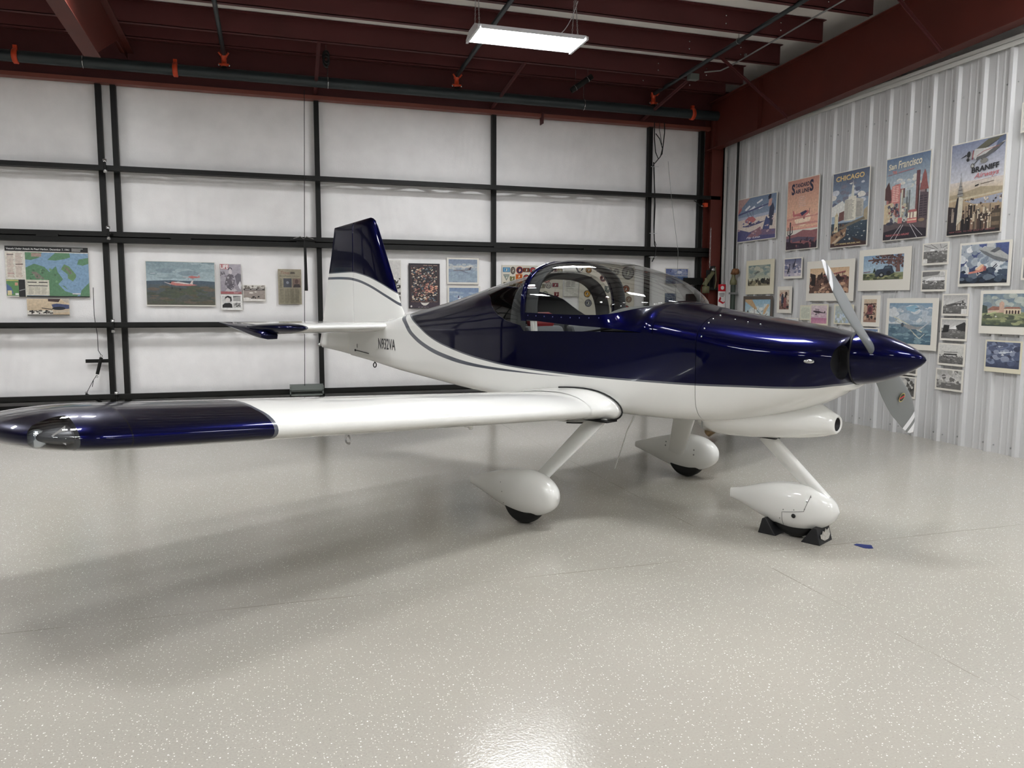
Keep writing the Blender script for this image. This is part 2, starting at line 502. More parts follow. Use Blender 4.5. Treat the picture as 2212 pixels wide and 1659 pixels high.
# clamp bolts joining the twin posts
for z in (3.11, 2.30, 1.15, 0.24):
    mm = MB(); mm.tube([(-1.915, 10.70, z-0.07), (-1.915, 10.70, z+0.07)], 0.012, 8)
    mm.lathe([(0.022,0),(0.022,0.03),(0.012,0.035),(0,0.035)], (-1.915, 10.70, z+0.05), (0,0,1), 10, mi=1); mm.lathe([(0.022,0),(0.022,0.03),(0.012,0.035),(0,0.035)], (-1.915, 10.70, z-0.05), (0,0,-1), 10, mi=1)
    mm.box((-1.94, 10.70, z-0.015), (-1.89, 10.95, z+0.01))
    local_build(mm, 'post_clamp', [M_BLACK, M_CHROME], door)
# insulation blankets, one per bay, pillowed between the steel with wrinkles at the seams
edges = [X0] + sorted(POSTS) + [6.73]
rows = [(0.13, 0.20), (0.235, 1.13), (1.165, 2.22), (2.31, 3.10), (3.14, 4.20)]
def blanket(xa, xb, za, zb, seed):
    W = xb-xa; H = zb-za
    nx = max(4, int(W/0.035)); nz = max(3, int(H/0.035))
    r = random.Random(seed)
    seams = [(r.uniform(0.1, 0.9), r.uniform(0.02, 0.05), r.uniform(0.3, 1.0), r.uniform(20, 40), r.uniform(-.25, .25)) for _ in range(2 if W > 1 else 0)]
    rowsv = []
    for j in range(nz+1):
        tz = j/nz; row = []
        for i in range(nx+1):
            tx = i/nx
            edge = min(1.0, min(tx, 1-tx)*W/0.16)*min(1.0, min(tz, 1-tz)*H/0.14) if H > 0.3 else 0.3
            edge = edge*edge*(3-2*edge)
            d = 0.022*edge
            x = xa+W*tx; z = za+H*tz
            n1 = mnoise.noise(Vector((x*1.2, z*1.2, seed*3.1)))*0.006
            # wrinkles fanning from the seams
            for (sx, wd, am, fr, tilt) in seams:
                c = (tx-sx-tilt*(tz-0.5)*0.3)*W
                g = math.exp(-(c/0.22)**2)
                d += am*0.0065*g*math.sin(c*fr*2.2+2.0*mnoise.noise(Vector((x*2, z*1.5, seed))))*(0.35+0.65*edge)
            d += 0.0035*mnoise.noise(Vector((x*9, z*3, seed+7)))*edge + n1*edge
            # gathers at the rails
            g = math.exp(-(min(tz, 1-tz)*H/0.10)**2)*mnoise.noise(Vector((x*14, seed, 0)))*0.006
            g2 = math.exp(-(min(tx, 1-tx)*W/0.09)**2)*mnoise.noise(Vector((z*12+x, seed, 3)))*0.008
            row.append((x, 11.035-d-abs(g)-abs(g2)+0.0, z))
        rowsv.append(row)
    mb = MB(); mb.grid(rowsv, 0, True)
    return mb
k = 0
for a, b in zip(edges[:-1], edges[1:]):
    for (za, zb) in rows:
        k += 1
        o = local_build(blanket(a+0.02, b-0.02, za-0.02, zb+0.02, k), 'insulation_panel', M_INS, door, recalc=False)
# ------------------------------------------------------------------ the airplane
# airplane frame: x forward, y to port, z up; origin on the floor between the main wheels
AP = empty('airplane', (2.446, 5.225, 0.0), -1.08188)
tag(AP, 'blue and white two seat low wing airplane parked across the hangar floor', 'airplane')

def paint_mat(name, kind):
    """glossy two tone paint; the colour split follows curves in the airplane's own coordinates"""
    m = bpy.data.materials.new(name); m.use_nodes = True
    nt = m.node_tree; N = nt.nodes; L = nt.links; b = N['Principled BSDF']
    tc = N.new('ShaderNodeTexCoord'); sx = N.new('ShaderNodeSeparateXYZ'); L.new(tc.outputs['Object'], sx.inputs[0])
    X, Y, Z = sx.outputs
    def val(v):
        n = N.new('ShaderNodeValue'); n.outputs[0].default_value = v; return n.outputs[0]
    def math_(op, a, c=None):
        n = N.new('ShaderNodeMath'); n.operation = op
        for i, q in enumerate((a, c)):
            if q is None: continue
            if isinstance(q, (int, float)): n.inputs[i].default_value = q
            else: L.new(q, n.inputs[i])
        return n.outputs[0]
    def curve(inp, pts, lo, hi):
        """pts (coordinate, height); returns height"""
        n = N.new('ShaderNodeFloatCurve')
        c = n.mapping.curves[0]
        pp = [((p[0]-lo)/(hi-lo), p[1]/3.0) for p in pts]
        c.points[0].location = pp[0]; c.points[1].location = pp[-1]
        for p in pp[1:-1]: c.points.new(*p)
        for p in c.points: p.handle_type = 'AUTO_CLAMPED'
        n.mapping.update()
        L.new(math_('DIVIDE', math_('SUBTRACT', inp, lo), hi-lo), n.inputs['Value'])
        return math_('MULTIPLY', n.outputs[0], 3.0)
    def gt(a, c, soft=0.0008):
        n = N.new('ShaderNodeMapRange'); L.new(math_('SUBTRACT', a, c), n.inputs[0])
        n.inputs[1].default_value = -soft; n.inputs[2].default_value = soft; n.inputs[3].default_value = 0; n.inputs[4].default_value = 1
        return n.outputs[0]
    def mix(f, a, c):
        x = N.new('ShaderNodeMix'); x.data_type = 'RGBA'; L.new(f, x.inputs[0])
        for i, q in ((6, a), (7, c)):
            if isinstance(q, tuple): x.inputs[i].default_value = (*q, 1)
            else: L.new(q, x.inputs[i])
        return x.outputs[2]
    WHITE = rgb(232,232,228); BLUE = (0.0007, 0.0011, 0.026); GREY = rgb(78,82,92); DARK = (0.01, 0.01, 0.012)
    blue = None; col = WHITE
    if kind == 'fuselage':
        B = curve(X, [(-4.3,3.0),(-2.47,3.0),(-2.40,1.50),(-2.33,1.375),(-2.17,1.325),(-1.95,1.246),(-1.80,1.182),(-1.616,1.126),(-1.4,1.082),(-1.191,1.047),(-0.9,1.013),(-0.603,0.990),(-0.129,0.971),(0.275,0.964),(0.632,0.962),(0.953,0.964),(1.236,0.971),(1.487,0.977),(1.62,0.985),(1.70,0.998),(1.78,1.006),(2.2,1.008)], -4.3, 2.2)
        S1 = curve(X, [(-4.3,3.0),(-2.50,3.0),(-2.45,1.50),(-2.40,1.36),(-2.30,1.318),(-2.17,1.26),(-2.05,1.18),(-1.80,1.085),(-1.43,1.012),(-1.06,0.972),(-0.603,0.956),(-0.217,0.946),(0.01,0.944),(0.1,0.92),(2.2,0.90)], -4.3, 2.2)
        S2 = curve(X, [(-4.3,3.0),(-2.58,3.0),(-2.52,1.50),(-2.46,1.355),(-2.38,1.312),(-2.24,1.255),(-2.11,1.165),(-1.853,1.062),(-1.469,0.983),(-1.06,0.947),(-0.603,0.941),(-0.217,0.941),(0.01,0.944),(0.1,0.93),(2.2,0.92)], -4.3, 2.2)
        blue = gt(Z, B)
        edge = math_('MULTIPLY', gt(Z, math_('SUBTRACT', B, 0.011)), math_('SUBTRACT', 1.0, blue))
        st = math_('MULTIPLY', gt(Z, S2), math_('SUBTRACT', 1.0, gt(Z, S1)))
        g = math_('MAXIMUM', edge, st)
        col = mix(g, WHITE, GREY); col = mix(blue, col, BLUE)
    elif kind == 'fin':
        B = curve(X, [(-4.2,1.775),(-3.949,1.775),(-3.49,1.777),(-3.238,1.746),(-2.997,1.68),(-2.743,1.575),(-2.60,1.50),(-2.4,1.4)], -4.2, -2.4)
        S = curve(X, [(-4.2,1.73),(-3.969,1.728),(-3.60,1.722),(-3.407,1.707),(-3.158,1.652),(-2.844,1.535),(-2.678,1.462),(-2.4,1.33)], -4.2, -2.4)
        blue = gt(Z, B)
        edge = math_('MULTIPLY', gt(Z, math_('SUBTRACT', B, 0.010)), math_('SUBTRACT', 1.0, blue))
        st = math_('MULTIPLY', gt(Z, math_('SUBTRACT', S, 0.026)), math_('SUBTRACT', 1.0, gt(Z, S)))
        col = mix(math_('MAXIMUM', edge, st), WHITE, GREY); col = mix(blue, col, BLUE)
    elif kind in ('wing', 'tail'):
        V = math_('ABSOLUTE', Y)
        if kind == 'wing':
            B = curve(X, [(-1.3,2.84),(-0.9,2.90),(-0.5,2.95),(-0.2,2.985),(0.05,3.0),(0.2,2.995),(0.30,2.97),(0.5,2.95)], -1.3, 0.5)
        else:
            B = curve(X, [(-4.1,1.02),(-3.4,1.06),(-2.9,1.08),(-2.75,1.05),(-2.66,1.0),(-2.5,0.98)], -4.1, -2.5)
        blue = gt(V, B)
        edge = math_('MULTIPLY', gt(V, math_('SUBTRACT', B, 0.018)), math_('SUBTRACT', 1.0, blue))
        col = mix(edge, WHITE, GREY); col = mix(blue, col, BLUE)
        if kind == 'wing':
            sm = gt(val(0.0022), math_('ABSOLUTE', math_('SUBTRACT', V, 3.557)), 0.0005)
            col = mix(sm, col, DARK)
    elif kind == 'blue':
        col = BLUE; blue = val(1.0)
    elif kind == 'white':
        col = WHITE; blue = val(0.0)
    if isinstance(col, tuple): b.inputs['Base Color'].default_value = (*col, 1)
    else: L.new(col, b.inputs['Base Color'])
    mr = math_('MULTIPLY', blue, 0.9); L.new(mr, b.inputs['Metallic'])
    b.inputs['Roughness'].default_value = 0.28
    L.new(math_('SUBTRACT', 1.0, math_('MULTIPLY', blue, 0.30)), b.inputs['Coat Weight']); L.new(math_('SUBTRACT', 0.5, math_('MULTIPLY', blue, 0.45)), b.inputs['Specular IOR Level']); b.inputs['Coat Roughness'].default_value = 0.025; b.inputs['Coat IOR'].default_value = 1.37
    return m
P_FUS = paint_mat('fuselage_paint', 'fuselage'); P_FIN = paint_mat('fin_paint', 'fin'); P_WING = paint_mat('wing_paint', 'wing')
P_TAIL = paint_mat('tailplane_paint', 'tail'); P_BLUE = paint_mat('blue_paint', 'blue'); P_WHITE = paint_mat('white_paint', 'white')
M_CABIN = mat('cabin_grey', rgb(66,68,70), 0.7, noise=0.1, nscale=10)
M_CABLT = mat('cabin_light_grey', rgb(150,150,145), 0.6)
M_RUB = mat('black_rubber', rgb(16,16,16), 0.55)
M_SEAM = mat('panel_seam', rgb(20,20,24), 0.6)
M_SEATR = mat('dark_red_leather', rgb(110,26,30), 0.5)
M_SEATG = mat('grey_seat_cloth', rgb(88,90,92), 0.8)
def glass_mat(name, tint, rough=0.0):
    """thin clear plastic: mirror reflection by Fresnel over a tinted see-through sheet"""
    m = bpy.data.materials.new(name); m.use_nodes = True
    nt = m.node_tree; N = nt.nodes; L = nt.links
    for n in list(N):
        if n.type != 'OUTPUT_MATERIAL': N.remove(n)
    out = [n for n in N if n.type == 'OUTPUT_MATERIAL'][0]
    tr = N.new('ShaderNodeBsdfTransparent'); tr.inputs[0].default_value = (*tint, 1)
    gl = N.new('ShaderNodeBsdfGlossy'); gl.inputs['Roughness'].default_value = rough; gl.inputs[0].default_value = (1, 1, 1, 1)
    fr = N.new('ShaderNodeFresnel'); ge = N.new('ShaderNodeNewGeometry'); io = N.new('ShaderNodeMapRange')
    io.inputs[3].default_value = 1.5; io.inputs[4].default_value = 1/1.5; L.new(ge.outputs['Backfacing'], io.inputs[0]); L.new(io.outputs[0], fr.inputs[0])
    mx = N.new('ShaderNodeMixShader'); L.new(fr.outputs[0], mx.inputs[0]); L.new(tr.outputs[0], mx.inputs[1]); L.new(gl.outputs[0], mx.inputs[2])
    L.new(mx.outputs[0], out.inputs[0])
    return m
G_CAN = glass_mat('canopy_acrylic', (0.74, 0.75, 0.74))
G_LENS = glass_mat('lens_acrylic', (0.92, 0.92, 0.92))

hw = pchip([-3.45,-3.0,-2.5,-2.0,-1.5,-1.0,-0.5,0,0.5,0.96,1.3,1.5,1.62,1.70],[0.075,0.15,0.24,0.325,0.41,0.485,0.545,0.553,0.53,0.49,0.43,0.385,0.345,0.305])
zb = pchip([-3.45,-3.0,-2.4,-1.85,-1.1,0,0.6,0.96,1.1,1.2,1.35,1.5,1.62,1.70],[0.90,0.865,0.812,0.777,0.735,0.700,0.700,0.712,0.722,0.742,0.780,0.832,0.895,0.945])
zs = pchip([-3.45,-2.5,-1.5,-0.46,0.57,0.96,1.3,1.7],[1.16,1.185,1.215,1.250,1.266,1.20,1.14,1.13])
zt = pchip([-3.45,-3.0,-2.62,-2.44,-2.06,-1.73,-1.37,-1.07,-0.8,-0.46,0.57,0.70,0.85,1.14,1.445,1.6,1.70],[1.225,1.25,1.31,1.35,1.42,1.479,1.553,1.618,1.665,1.70,1.472,1.445,1.417,1.375,1.333,1.308,1.285])
nu = pchip([-3.45,-2,-1.2,-0.46,0.57,0.96,1.7],[2.0,2.1,2.4,2.8,2.4,2.5,2.3])
nl = pchip([-3.45,-1.0,0.8,1.2,1.7],[7,9,7,4.0,2.4])
def se(t, n):
    return abs(math.sin(t))**(2.0/n)
def resample(pts, N):
    d = [0.0]
    for a, b in zip(pts[:-1], pts[1:]): d.append(d[-1]+math.hypot(a[0]-b[0], a[1]-b[1]))
    out = []; j = 0
    for i in range(N+1):
        t = d[-1]*i/N
        while j < len(d)-2 and d[j+1] < t: j += 1
        k = (t-d[j])/max(1e-9, d[j+1]-d[j]); k = min(1.0, max(0.0, k))
        out.append((pts[j][0]+(pts[j+1][0]-pts[j][0])*k, pts[j][1]+(pts[j+1][1]-pts[j][1])*k))
    return out
_wp = [0.5*(1-math.cos(PI*i/400)) for i in range(401)]
def half_lower(u, N=26):
    """bottom centre to shoulder, evenly spaced along the outline"""
    n_ = nl(u); raw = []
    for t in _wp:
        f = PI/2*t
        raw.append((hw(u)*se(f, n_), zs(u)-(zs(u)-zb(u))*abs(math.cos(f))**(2.0/n_)))
    extra = [(hw(u)*max(0.0, 1-q**n_)**(1/n_), zs(u)-(zs(u)-zb(u))*q) for q in [1-i/60 for i in range(61)]]
    allp = sorted(set(raw+extra), key=lambda p: math.atan2(p[0]/hw(u), (zs(u)-p[1])/(zs(u)-zb(u))))
    return resample(allp, N)
def half_upper(u, N=20, z0=None, w0=None, ztop=None, n=None):
    """shoulder to top centre"""
    z0 = zs(u) if z0 is None else z0; w0 = hw(u) if w0 is None else w0
    ztop = zt(u) if ztop is None else ztop; n = nu(u) if n is None else n
    return resample([(w0*abs(math.cos(PI/2*t))**(2.0/n), z0+(ztop-z0)*se(PI/2*t, n)) for t in _wp], N)
def sharp_rim(o):
    """keep the open edges of a shell crisp once it is thickened"""
    me = o.data; bm = bmesh.new(); bm.from_mesh(me)
    for e in bm.edges:
        if len(e.link_faces) < 2: e.smooth = False
    bm.to_mesh(me); bm.free()
def bits(parent, name, mt, fns):
    """every small fitting is a part of its own"""
    for fn in fns:
        m = MB(); fn(m); m.build(name, mt, parent=parent)
def ring(u, lower=True, upper=True):
    L = half_lower(u) if lower else []
    U = half_upper(u) if upper else []
    pts = []
    if lower and upper: h = L+U[1:]
    else: h = L or U
    if lower: star = [(u, -v, z) for v, z in h]; port = [(u, v, z) for v, z in h][::-1]
    else: star = [(u, -v, z) for v, z in h]; port = [(u, v, z) for v, z in h][::-1]
    return star+port[1:]   # starboard bottom/shoulder up over the top and down the port side
def frange(a, b, st):
    n = max(1, int(round((b-a)/st))); return [a+(b-a)*i/n for i in range(n+1)]
U_ALL = frange(-3.45, -1.45, 0.08)+frange(-1.42, -0.46, 0.03)
U_MID = frange(-0.46, 0.57, 0.06)
U_FWD = frange(0.57, 0.955, 0.055)

# fuselage shell: full rings behind and in front, only the tub below the sill between
def ub(z):  # rear edge of the rear window as a function of height
    return pchip_ub(z)
pchip_ub = pchip([1.20,1.300,1.312,1.335,1.37,1.43,1.50,1.55,1.60,1.80],[-0.44,-0.50,-0.58,-0.70,-0.77,-0.86,-0.94,-1.08,-1.20,-1.30])
fv = []; ff = []
def add_rows(rows, V, F):
    n = len(rows[0]); o = len(V)
    V += [p for r in rows for p in r]
    for i in range(len(rows)-1):
        for k in range(n-1):
            F.append((o+i*n+k, o+i*n+k+1, o+(i+1)*n+k+1, o+(i+1)*n+k))
add_rows([ring(u) for u in U_ALL], fv, ff)
val_ = [p[0]-ub(p[2]) if p[2] > 1.24 else -1.0 for p in fv]
cv, glass_f, skin_f = clip_mesh(fv, ff, val_)
fus = MB(); fus.add(cv, skin_f, 0, True)
mid = []; midf = []
def lower_ring(u):
    L = half_lower(u); return [(u, -v, z) for v, z in L][::-1]+[(u, v, z) for v, z in L][1:]
add_rows([lower_ring(u) for u in U_MID], mid, midf); fus.add(mid, midf, 0, True)
frt = []; frtf = []; add_rows([ring(u) for u in U_FWD], frt, frtf); fus.add(frt, frtf, 0, True)
# tail end bulkhead
r0 = ring(-3.45); fus.add(r0, [tuple(range(len(r0)))], 0)
FU = fus.build('fuselage', [P_FUS, M_CABIN], parent=AP, merge=True)
sharp_rim(FU)
sd = FU.modifiers.new('skin', 'SOLIDIFY'); sd.thickness = 0.008; sd.offset = -1; sd.material_offset = 1; sd.material_offset_rim = 0
gv, gf = compact(cv, glass_f)
g = MB(); g.add(gv, gf, 0, True); g.build('rear_window', G_CAN, parent=AP)
# window edge strip
# cowling: same lofted shape, its own part
ucow = frange(0.958, 1.70, 0.04)
rows = [ring(u) for u in ucow]
def scaled(r, cz, k, u):
    return [(u, p[1]*k, cz+(p[2]-cz)*k) for p in r]
cz = 1.125
last = rows[-1]
rows += [scaled(last, cz, 0.965, 1.722), scaled(last, cz, 0.90, 1.737), scaled(last, cz, 0.80, 1.743)]
rows = rows[:-1]+[scaled(last, cz, k, u_) for k, u_ in ((0.90, 1.737), (0.84, 1.741), (0.78, 1.743), (0.70, 1.744), (0.62, 1.744), (0.54, 1.744), (0.46, 1.744), (0.36, 1.744))]
cv3 = [p for r in rows for p in r]; cf3 = []
nn = len(rows[0])
for i in range(len(rows)-1):
    for k in range(nn-1): cf3.append((i*nn+k, i*nn+k+1, (i+1)*nn+k+1, (i+1)*nn+k))
def inletf(p):
    if p[0] < 1.55: return -0.5
    return max(-0.5, 1-((abs(p[1])-0.222)/0.082)**2-((p[2]-1.125)/0.098)**2)
cv4, inl_f, cskin = clip_mesh(cv3, cf3, [inletf(p) for p in cv3])
cow = MB(); cow.add(cv4, cskin, 0, True)
cow.add(rows[-1], [tuple(range(nn))], 0)
CW = cow.build('cowling', [P_FUS, M_SEAM], parent=AP, merge=True)
for s in (-1, 1):
    vs2, fs2 = compact(cv4, [f for f in inl_f if cv4[f[0]][1]*s > 0])
    m = MB(); m.add([(p[0]-0.05, p[1], p[2]) for p in vs2], fs2, 0, True)
    # duct wall between the lip and the recessed throat
    ec = Counter(); 
    for f in fs2:
        for a, b in zip(f, f[1:]+f[:1]): ec[(min(a, b), max(a, b))] += 1
    for (a, b), c_ in ec.items():
        if c_ == 1:
            pa_, pb_ = vs2[a], vs2[b]
            m.add([pa_, pb_, (pb_[0]-0.05, pb_[1], pb_[2]), (pa_[0]-0.05, pa_[1], pa_[2])], [(0,1,2,3)], 0)
    m.build('inlet_opening', M_SEAM, parent=CW, merge=True)
_fl = []
for f in (0.12, 0.2, 0.30, 0.42, 0.55):
    h = half_upper(0.985); v, z = h[int(f*(len(h)-1))]
    _fl.append(lambda m, v=v, z=z: m.ell((0.985, -v*1.002, z+0.001), (0.006, 0.003, 0.006), n=8, m=6))
for u in (1.10, 1.18, 1.26):
    v, z = half_upper(u)[10]
    _fl.append(lambda m, u=u, v=v, z=z: m.ell((u, -v*1.001, z+0.002), (0.006, 0.004, 0.004), n=8, m=6))
bits(CW, 'cowl_fastener', M_CHROME, _fl)
m = MB(); hcen = (1.60, -0.352, 1.13)
m.ell(hcen, (0.034, 0.016, 0.014), n=18, m=12); m.build('chrome_oval', M_CHROME, parent=CW)  # small chrome ellipsoid on the starboard cowl cheek
# chin scoop with the carburettor inlet
sc_rows = []
for (u, zc, rw, rh) in ((0.86,0.735,0.30,0.135),(0.95,0.735,0.32,0.14),(1.05,0.735,0.315,0.138),(1.15,0.74,0.29,0.138),(1.25,0.745,0.25,0.135),(1.35,0.75,0.205,0.130),(1.45,0.752,0.160,0.120),(1.52,0.750,0.125,0.105),(1.57,0.742,0.098,0.086),(1.61,0.737,0.078,0.068),(1.635,0.735,0.068,0.058),(1.645,0.735,0.056,0.048),(1.638,0.735,0.045,0.040),(1.56,0.735,0.038,0.034)):
    sc_rows.append([(u, rw*math.cos(t)*(1 if True else 1), zc+rh*math.sin(t)*(1.0 if math.sin(t) < 0 else (1.0))) for t in [2*PI*k/40 for k in range(40)]])
m = MB(); m.grid(sc_rows[:13], 0, True, closed=True); m.grid(sc_rows[12:], 1, True, closed=True); m.add(sc_rows[-1], [tuple(range(40))], 1); m.add(sc_rows[0], [tuple(range(40))], 1)
m.build('chin_scoop', [P_WHITE, M_SEAM], parent=CW, merge=True)
m = MB(); d = Vector((-0.080, 0.0, -0.060)).normalized(); p0 = Vector((0.985, -0.16, 0.70)); p1 = p0+d*0.155
m.tube([p0, p1], 0.028, 18, caps=False); m.tube([p1, p0+d*0.02], 0.024, 18, caps=False, mi=1)
m.build('exhaust_pipe', [mat('heat_stained_steel', rgb(122,104,80), 0.35, metal=0.9, noise=0.3, nscale=30), M_SEAM], parent=AP, recalc=False)
bits(AP, 'drain_tube', M_GALV, [lambda m: m.tube([(0.90,-0.3,0.715),(0.90,-0.3,0.66)], 0.004, 6), lambda m: m.tube([(0.95,-0.22,0.715),(0.96,-0.22,0.64)], 0.003, 6)])

# ------- canopy, tipped slightly open at its rear
czt = pchip([-0.46,-0.32,-0.04,0.17,0.37,0.52,0.60,0.636],[1.772,1.781,1.757,1.710,1.640,1.553,1.490,1.458])
cbase = pchip([-0.46,0.036,0.343,0.57,0.66],[1.336,1.302,1.288,1.268,1.262])
cwv = pchip([-0.46,0.1,0.25,0.35,0.45,0.52,0.58,0.62,0.636],[0.553,0.550,0.540,0.515,0.455,0.385,0.285,0.15,0.0])
cgz = pchip([-0.46,0.05,0.25,0.35,0.45,0.55,0.62,0.636],[1.386,1.374,1.376,1.388,1.412,1.436,1.452,1.456])
def can_glass(u, N=22, off=0.0):
    w = max(0.001, cwv(u)-off); z0 = cgz(u); zz = czt(u)-off
    n = 2.7 if u < 0.3 else 2.7-0.5*min(1, (u-0.3)/0.3)
    return resample([(w*abs(math.cos(PI/2*t))**(2.0/n), z0+(zz-z0)*se(PI/2*t, n)) for t in _wp], N)
def sym(h, u):
    return [(u, -v, z) for v, z in h]+[(u, v, z) for v, z in h][::-1][1:]
cu = frange(-0.455, 0.30, 0.05)+[0.33,0.37,0.41,0.45,0.49,0.52,0.55,0.58,0.60,0.62,0.632]
CAN = empty('canopy', (0,0,0)); CAN.parent = AP
m = MB(); m.grid([sym(can_glass(u), u) for u in cu], 0, True)
m.build('canopy_glass', G_CAN, parent=CAN)
# painted skirt: side strips merging into the fairing ahead of the windscreen
def skirt_half(u, N=14):
    wb = hw(u)+0.004; z0 = cbase(u); wv = cwv(u) if u < 0.636 else 0.0; zg = cgz(u)
    if u >= 0.636: zg = 1.456-0.15*(u-0.636)
    out = []
    for i in range(N+1):
        t = i/N
        # quadratic-ish roll from vertical side to the glass edge
        k = max(0.0, min(1.0, (wb-wv)/0.25))
        lin = (wb+(wv-wb)*t, z0+(zg-z0)*t)
        f = PI/2*t
        n = 2.3
        arc = (wv+(wb-wv)*abs(math.cos(f))**(2/n), z0+(zg-z0)*se(f, n))
        out.append((lin[0]*(1-k)+arc[0]*k, lin[1]*(1-k)+arc[1]*k))
    return out
su = frange(-0.455, 0.30, 0.05)+[0.33,0.37,0.41,0.45,0.49,0.52,0.55,0.58,0.60,0.62,0.636,0.655]
m = MB()
m.grid([[(u, -v, z) for v, z in skirt_half(u)] for u in su], 0, True)
m.grid([[(u, v, z) for v, z in skirt_half(u)][::-1] for u in su], 0, True)
sk = m.build('canopy_skirt', [P_BLUE, M_CABIN], parent=CAN, merge=True)
sharp_rim(sk)
md = sk.modifiers.new('t', 'SOLIDIFY'); md.thickness = 0.006; md.offset = 0; 
# rear bow: painted outer rim and dark inner arch
def arch(u0, u1, off0, off1, mi, m):
    rows = []
    for (u, off) in ((u0, off0), (u1, off0), (u1, off1), (u0, off1), (u0, off0)):
        h = [(hw(-0.46), cbase(-0.46)-0.012)]+can_glass(-0.455, 26)
        hh = []
        for v, z in h:
            d = Vector((v, z-1.30)); L_ = d.length; d.normalize()
            hh.append((max(0.0, v-d.x*off), z-d.y*off))
        rows.append(sym(hh, u))
    m.grid(rows, mi, True)
m = MB(); arch(-0.475, -0.435, -0.004, 0.022, 0, m); m.build('canopy_bow', P_BLUE, parent=CAN)
m = MB(); arch(-0.44, -0.335, 0.014, 0.032, 0, m); m.build('bow_lining', M_CABIN, parent=CAN)
m = MB(); pts = [(-0.38, -0.05+0.1*k/8, czt(-0.4)-0.04-0.045*math.sin(PI*k/8)) for k in range(9)]; m.tube(pts, 0.006, 8); m.build('canopy_handle', M_CHROME, parent=CAN)
_rv = mat('blue_rivet', rgb(60,64,120), 0.3, metal=0.6)
_cg = can_glass(-0.455, 26)
bits(CAN, 'skirt_rivet', _rv, [lambda m, v=_cg[i][0], z=_cg[i][1]: m.ell((-0.455, -v-0.004, z+0.002), (0.005, 0.005, 0.005), n=6, m=4) for i in range(4, 22, 3)]
     + [lambda m, u=u: m.ell((u, -hw(u)-0.007, cgz(u)-0.02), (0.005, 0.004, 0.005), n=6, m=4) for u in frange(-0.4, 0.25, 0.08)])
# struts that hold the canopy, and latch hardware
for s in (-1, 1):
    bits(AP, 'canopy_strut', M_TRIM, [lambda m: m.tube([(-0.40, s*0.50, 1.18), (-0.42, s*0.50, 1.36)], 0.010, 8), lambda m: m.bar((-0.35, s*0.515, 1.16), (-0.37, s*0.515, 1.34), 0.03, 0.012)])
    bits(AP, 'gas_spring', M_SEAM, [lambda m: m.tube([(0.05, s*0.50, 1.25), (0.32, s*0.50, 1.29)], 0.008, 8)])
# fixed roll bar behind the seats
def roll(m, u0, u1, off0, off1):
    rows = []
    base = half_upper(-0.5, 26)
    base = [(hw(-0.5)-0.01, 1.0)]+base
    for (u, off) in ((u0, off0), (u1, off0), (u1, off1), (u0, off1), (u0, off0)):
        hh = []
        for v, z in base:
            d = Vector((v, z-1.25)); d.normalize(); hh.append((max(0.0, v-d.x*off), z-max(0, d.y)*off))
        rows.append(sym(hh, u))
    m.grid(rows, 0, True)
m = MB(); roll(m, -0.60, -0.49, 0.012, 0.06); m.build('roll_bar', M_CABIN, parent=AP)
# cabin interior
m = MB()
m.box((-0.98,-0.44,0.80),(0.60,0.44,0.82))
m.prism([(-0.98,0.82),(-0.92,0.82),(-0.92,1.28),(-0.98,1.28)], -0.45, 0.45)
m.build('cabin_floor', M_CABIN, parent=AP)
m = MB()
prof = [(0.10,0.0),(0.10,1.0)]
gs = []
for u in (0.22,0.30,0.40,0.50,0.60,0.64):
    top = 1.435 if u < 0.5 else 1.435-0.02*(u-0.5)/0.14
    gs.append([(u, 0.50*math.cos(t)*(1 if u < 0.5 else 1-1.0*(u-0.5)), 1.27+(top-1.27)*abs(math.sin(t))**0.7) for t in [PI*k/20 for k in range(21)]])
m.grid(gs, 0, True); m.build('glare_shield', mat('glareshield_grey', rgb(96,97,95), 0.8), parent=AP)
m = MB(); m.add([(0.225, 0.5*math.cos(t), 1.27+0.155*abs(math.sin(t))**0.7) for t in [PI*k/20 for k in range(21)]]+[(0.225,-0.5,1.10),(0.225,0.5,1.10)], [tuple(range(21))+(21,22)])
for (y, r) in ((-0.35,0.04),(-0.25,0.04),(-0.3,0.03),(-0.12,0.035),(0.0,0.035),(0.12,0.035),(0.25,0.04),(0.35,0.04)):
    m.lathe([(r,0),(r,0.004),(0,0.005)], (0.222, y, 1.33 if r > 0.03 else 1.24), (-1,0,0), 16, mi=1)
m.build('instrument_panel', [M_CABIN, M_SEAM], parent=AP)
for s in (-1, 1):
    seat = empty('seat', (0,0,0)); seat.parent = AP
    m = MB(); m.box((-0.42, s*0.26-0.21, 0.86),(0.05, s*0.26+0.21, 0.98)); m.build('seat_cushion', M_SEATG, parent=seat, bevel=0.03)
    m = MB(); m.prism([(-0.45,0.95),(-0.34,0.95),(-0.49,1.28),(-0.58,1.28)], s*0.26-0.20, s*0.26+0.20); m.build('seat_back', M_SEATG, parent=seat, bevel=0.025)
    m = MB(); m.prism([(-0.585,1.27),(-0.50,1.27),(-0.525,1.385 if s < 0 else 1.33),(-0.585,1.385 if s < 0 else 1.33)], s*0.26-0.13, s*0.26+0.13); m.build('head_cushion', M_SEATR, parent=seat, bevel=0.03)
bits(AP, 'control_stick', M_SEAM, [lambda m: m.tube([(0.02,-0.1,0.82),(0.05,-0.1,1.1),(0.02,-0.1,1.2)], 0.012, 8), lambda m: m.tube([(0.02,0.1,0.82),(0.05,0.1,1.1),(0.02,0.1,1.2)], 0.012, 8)])

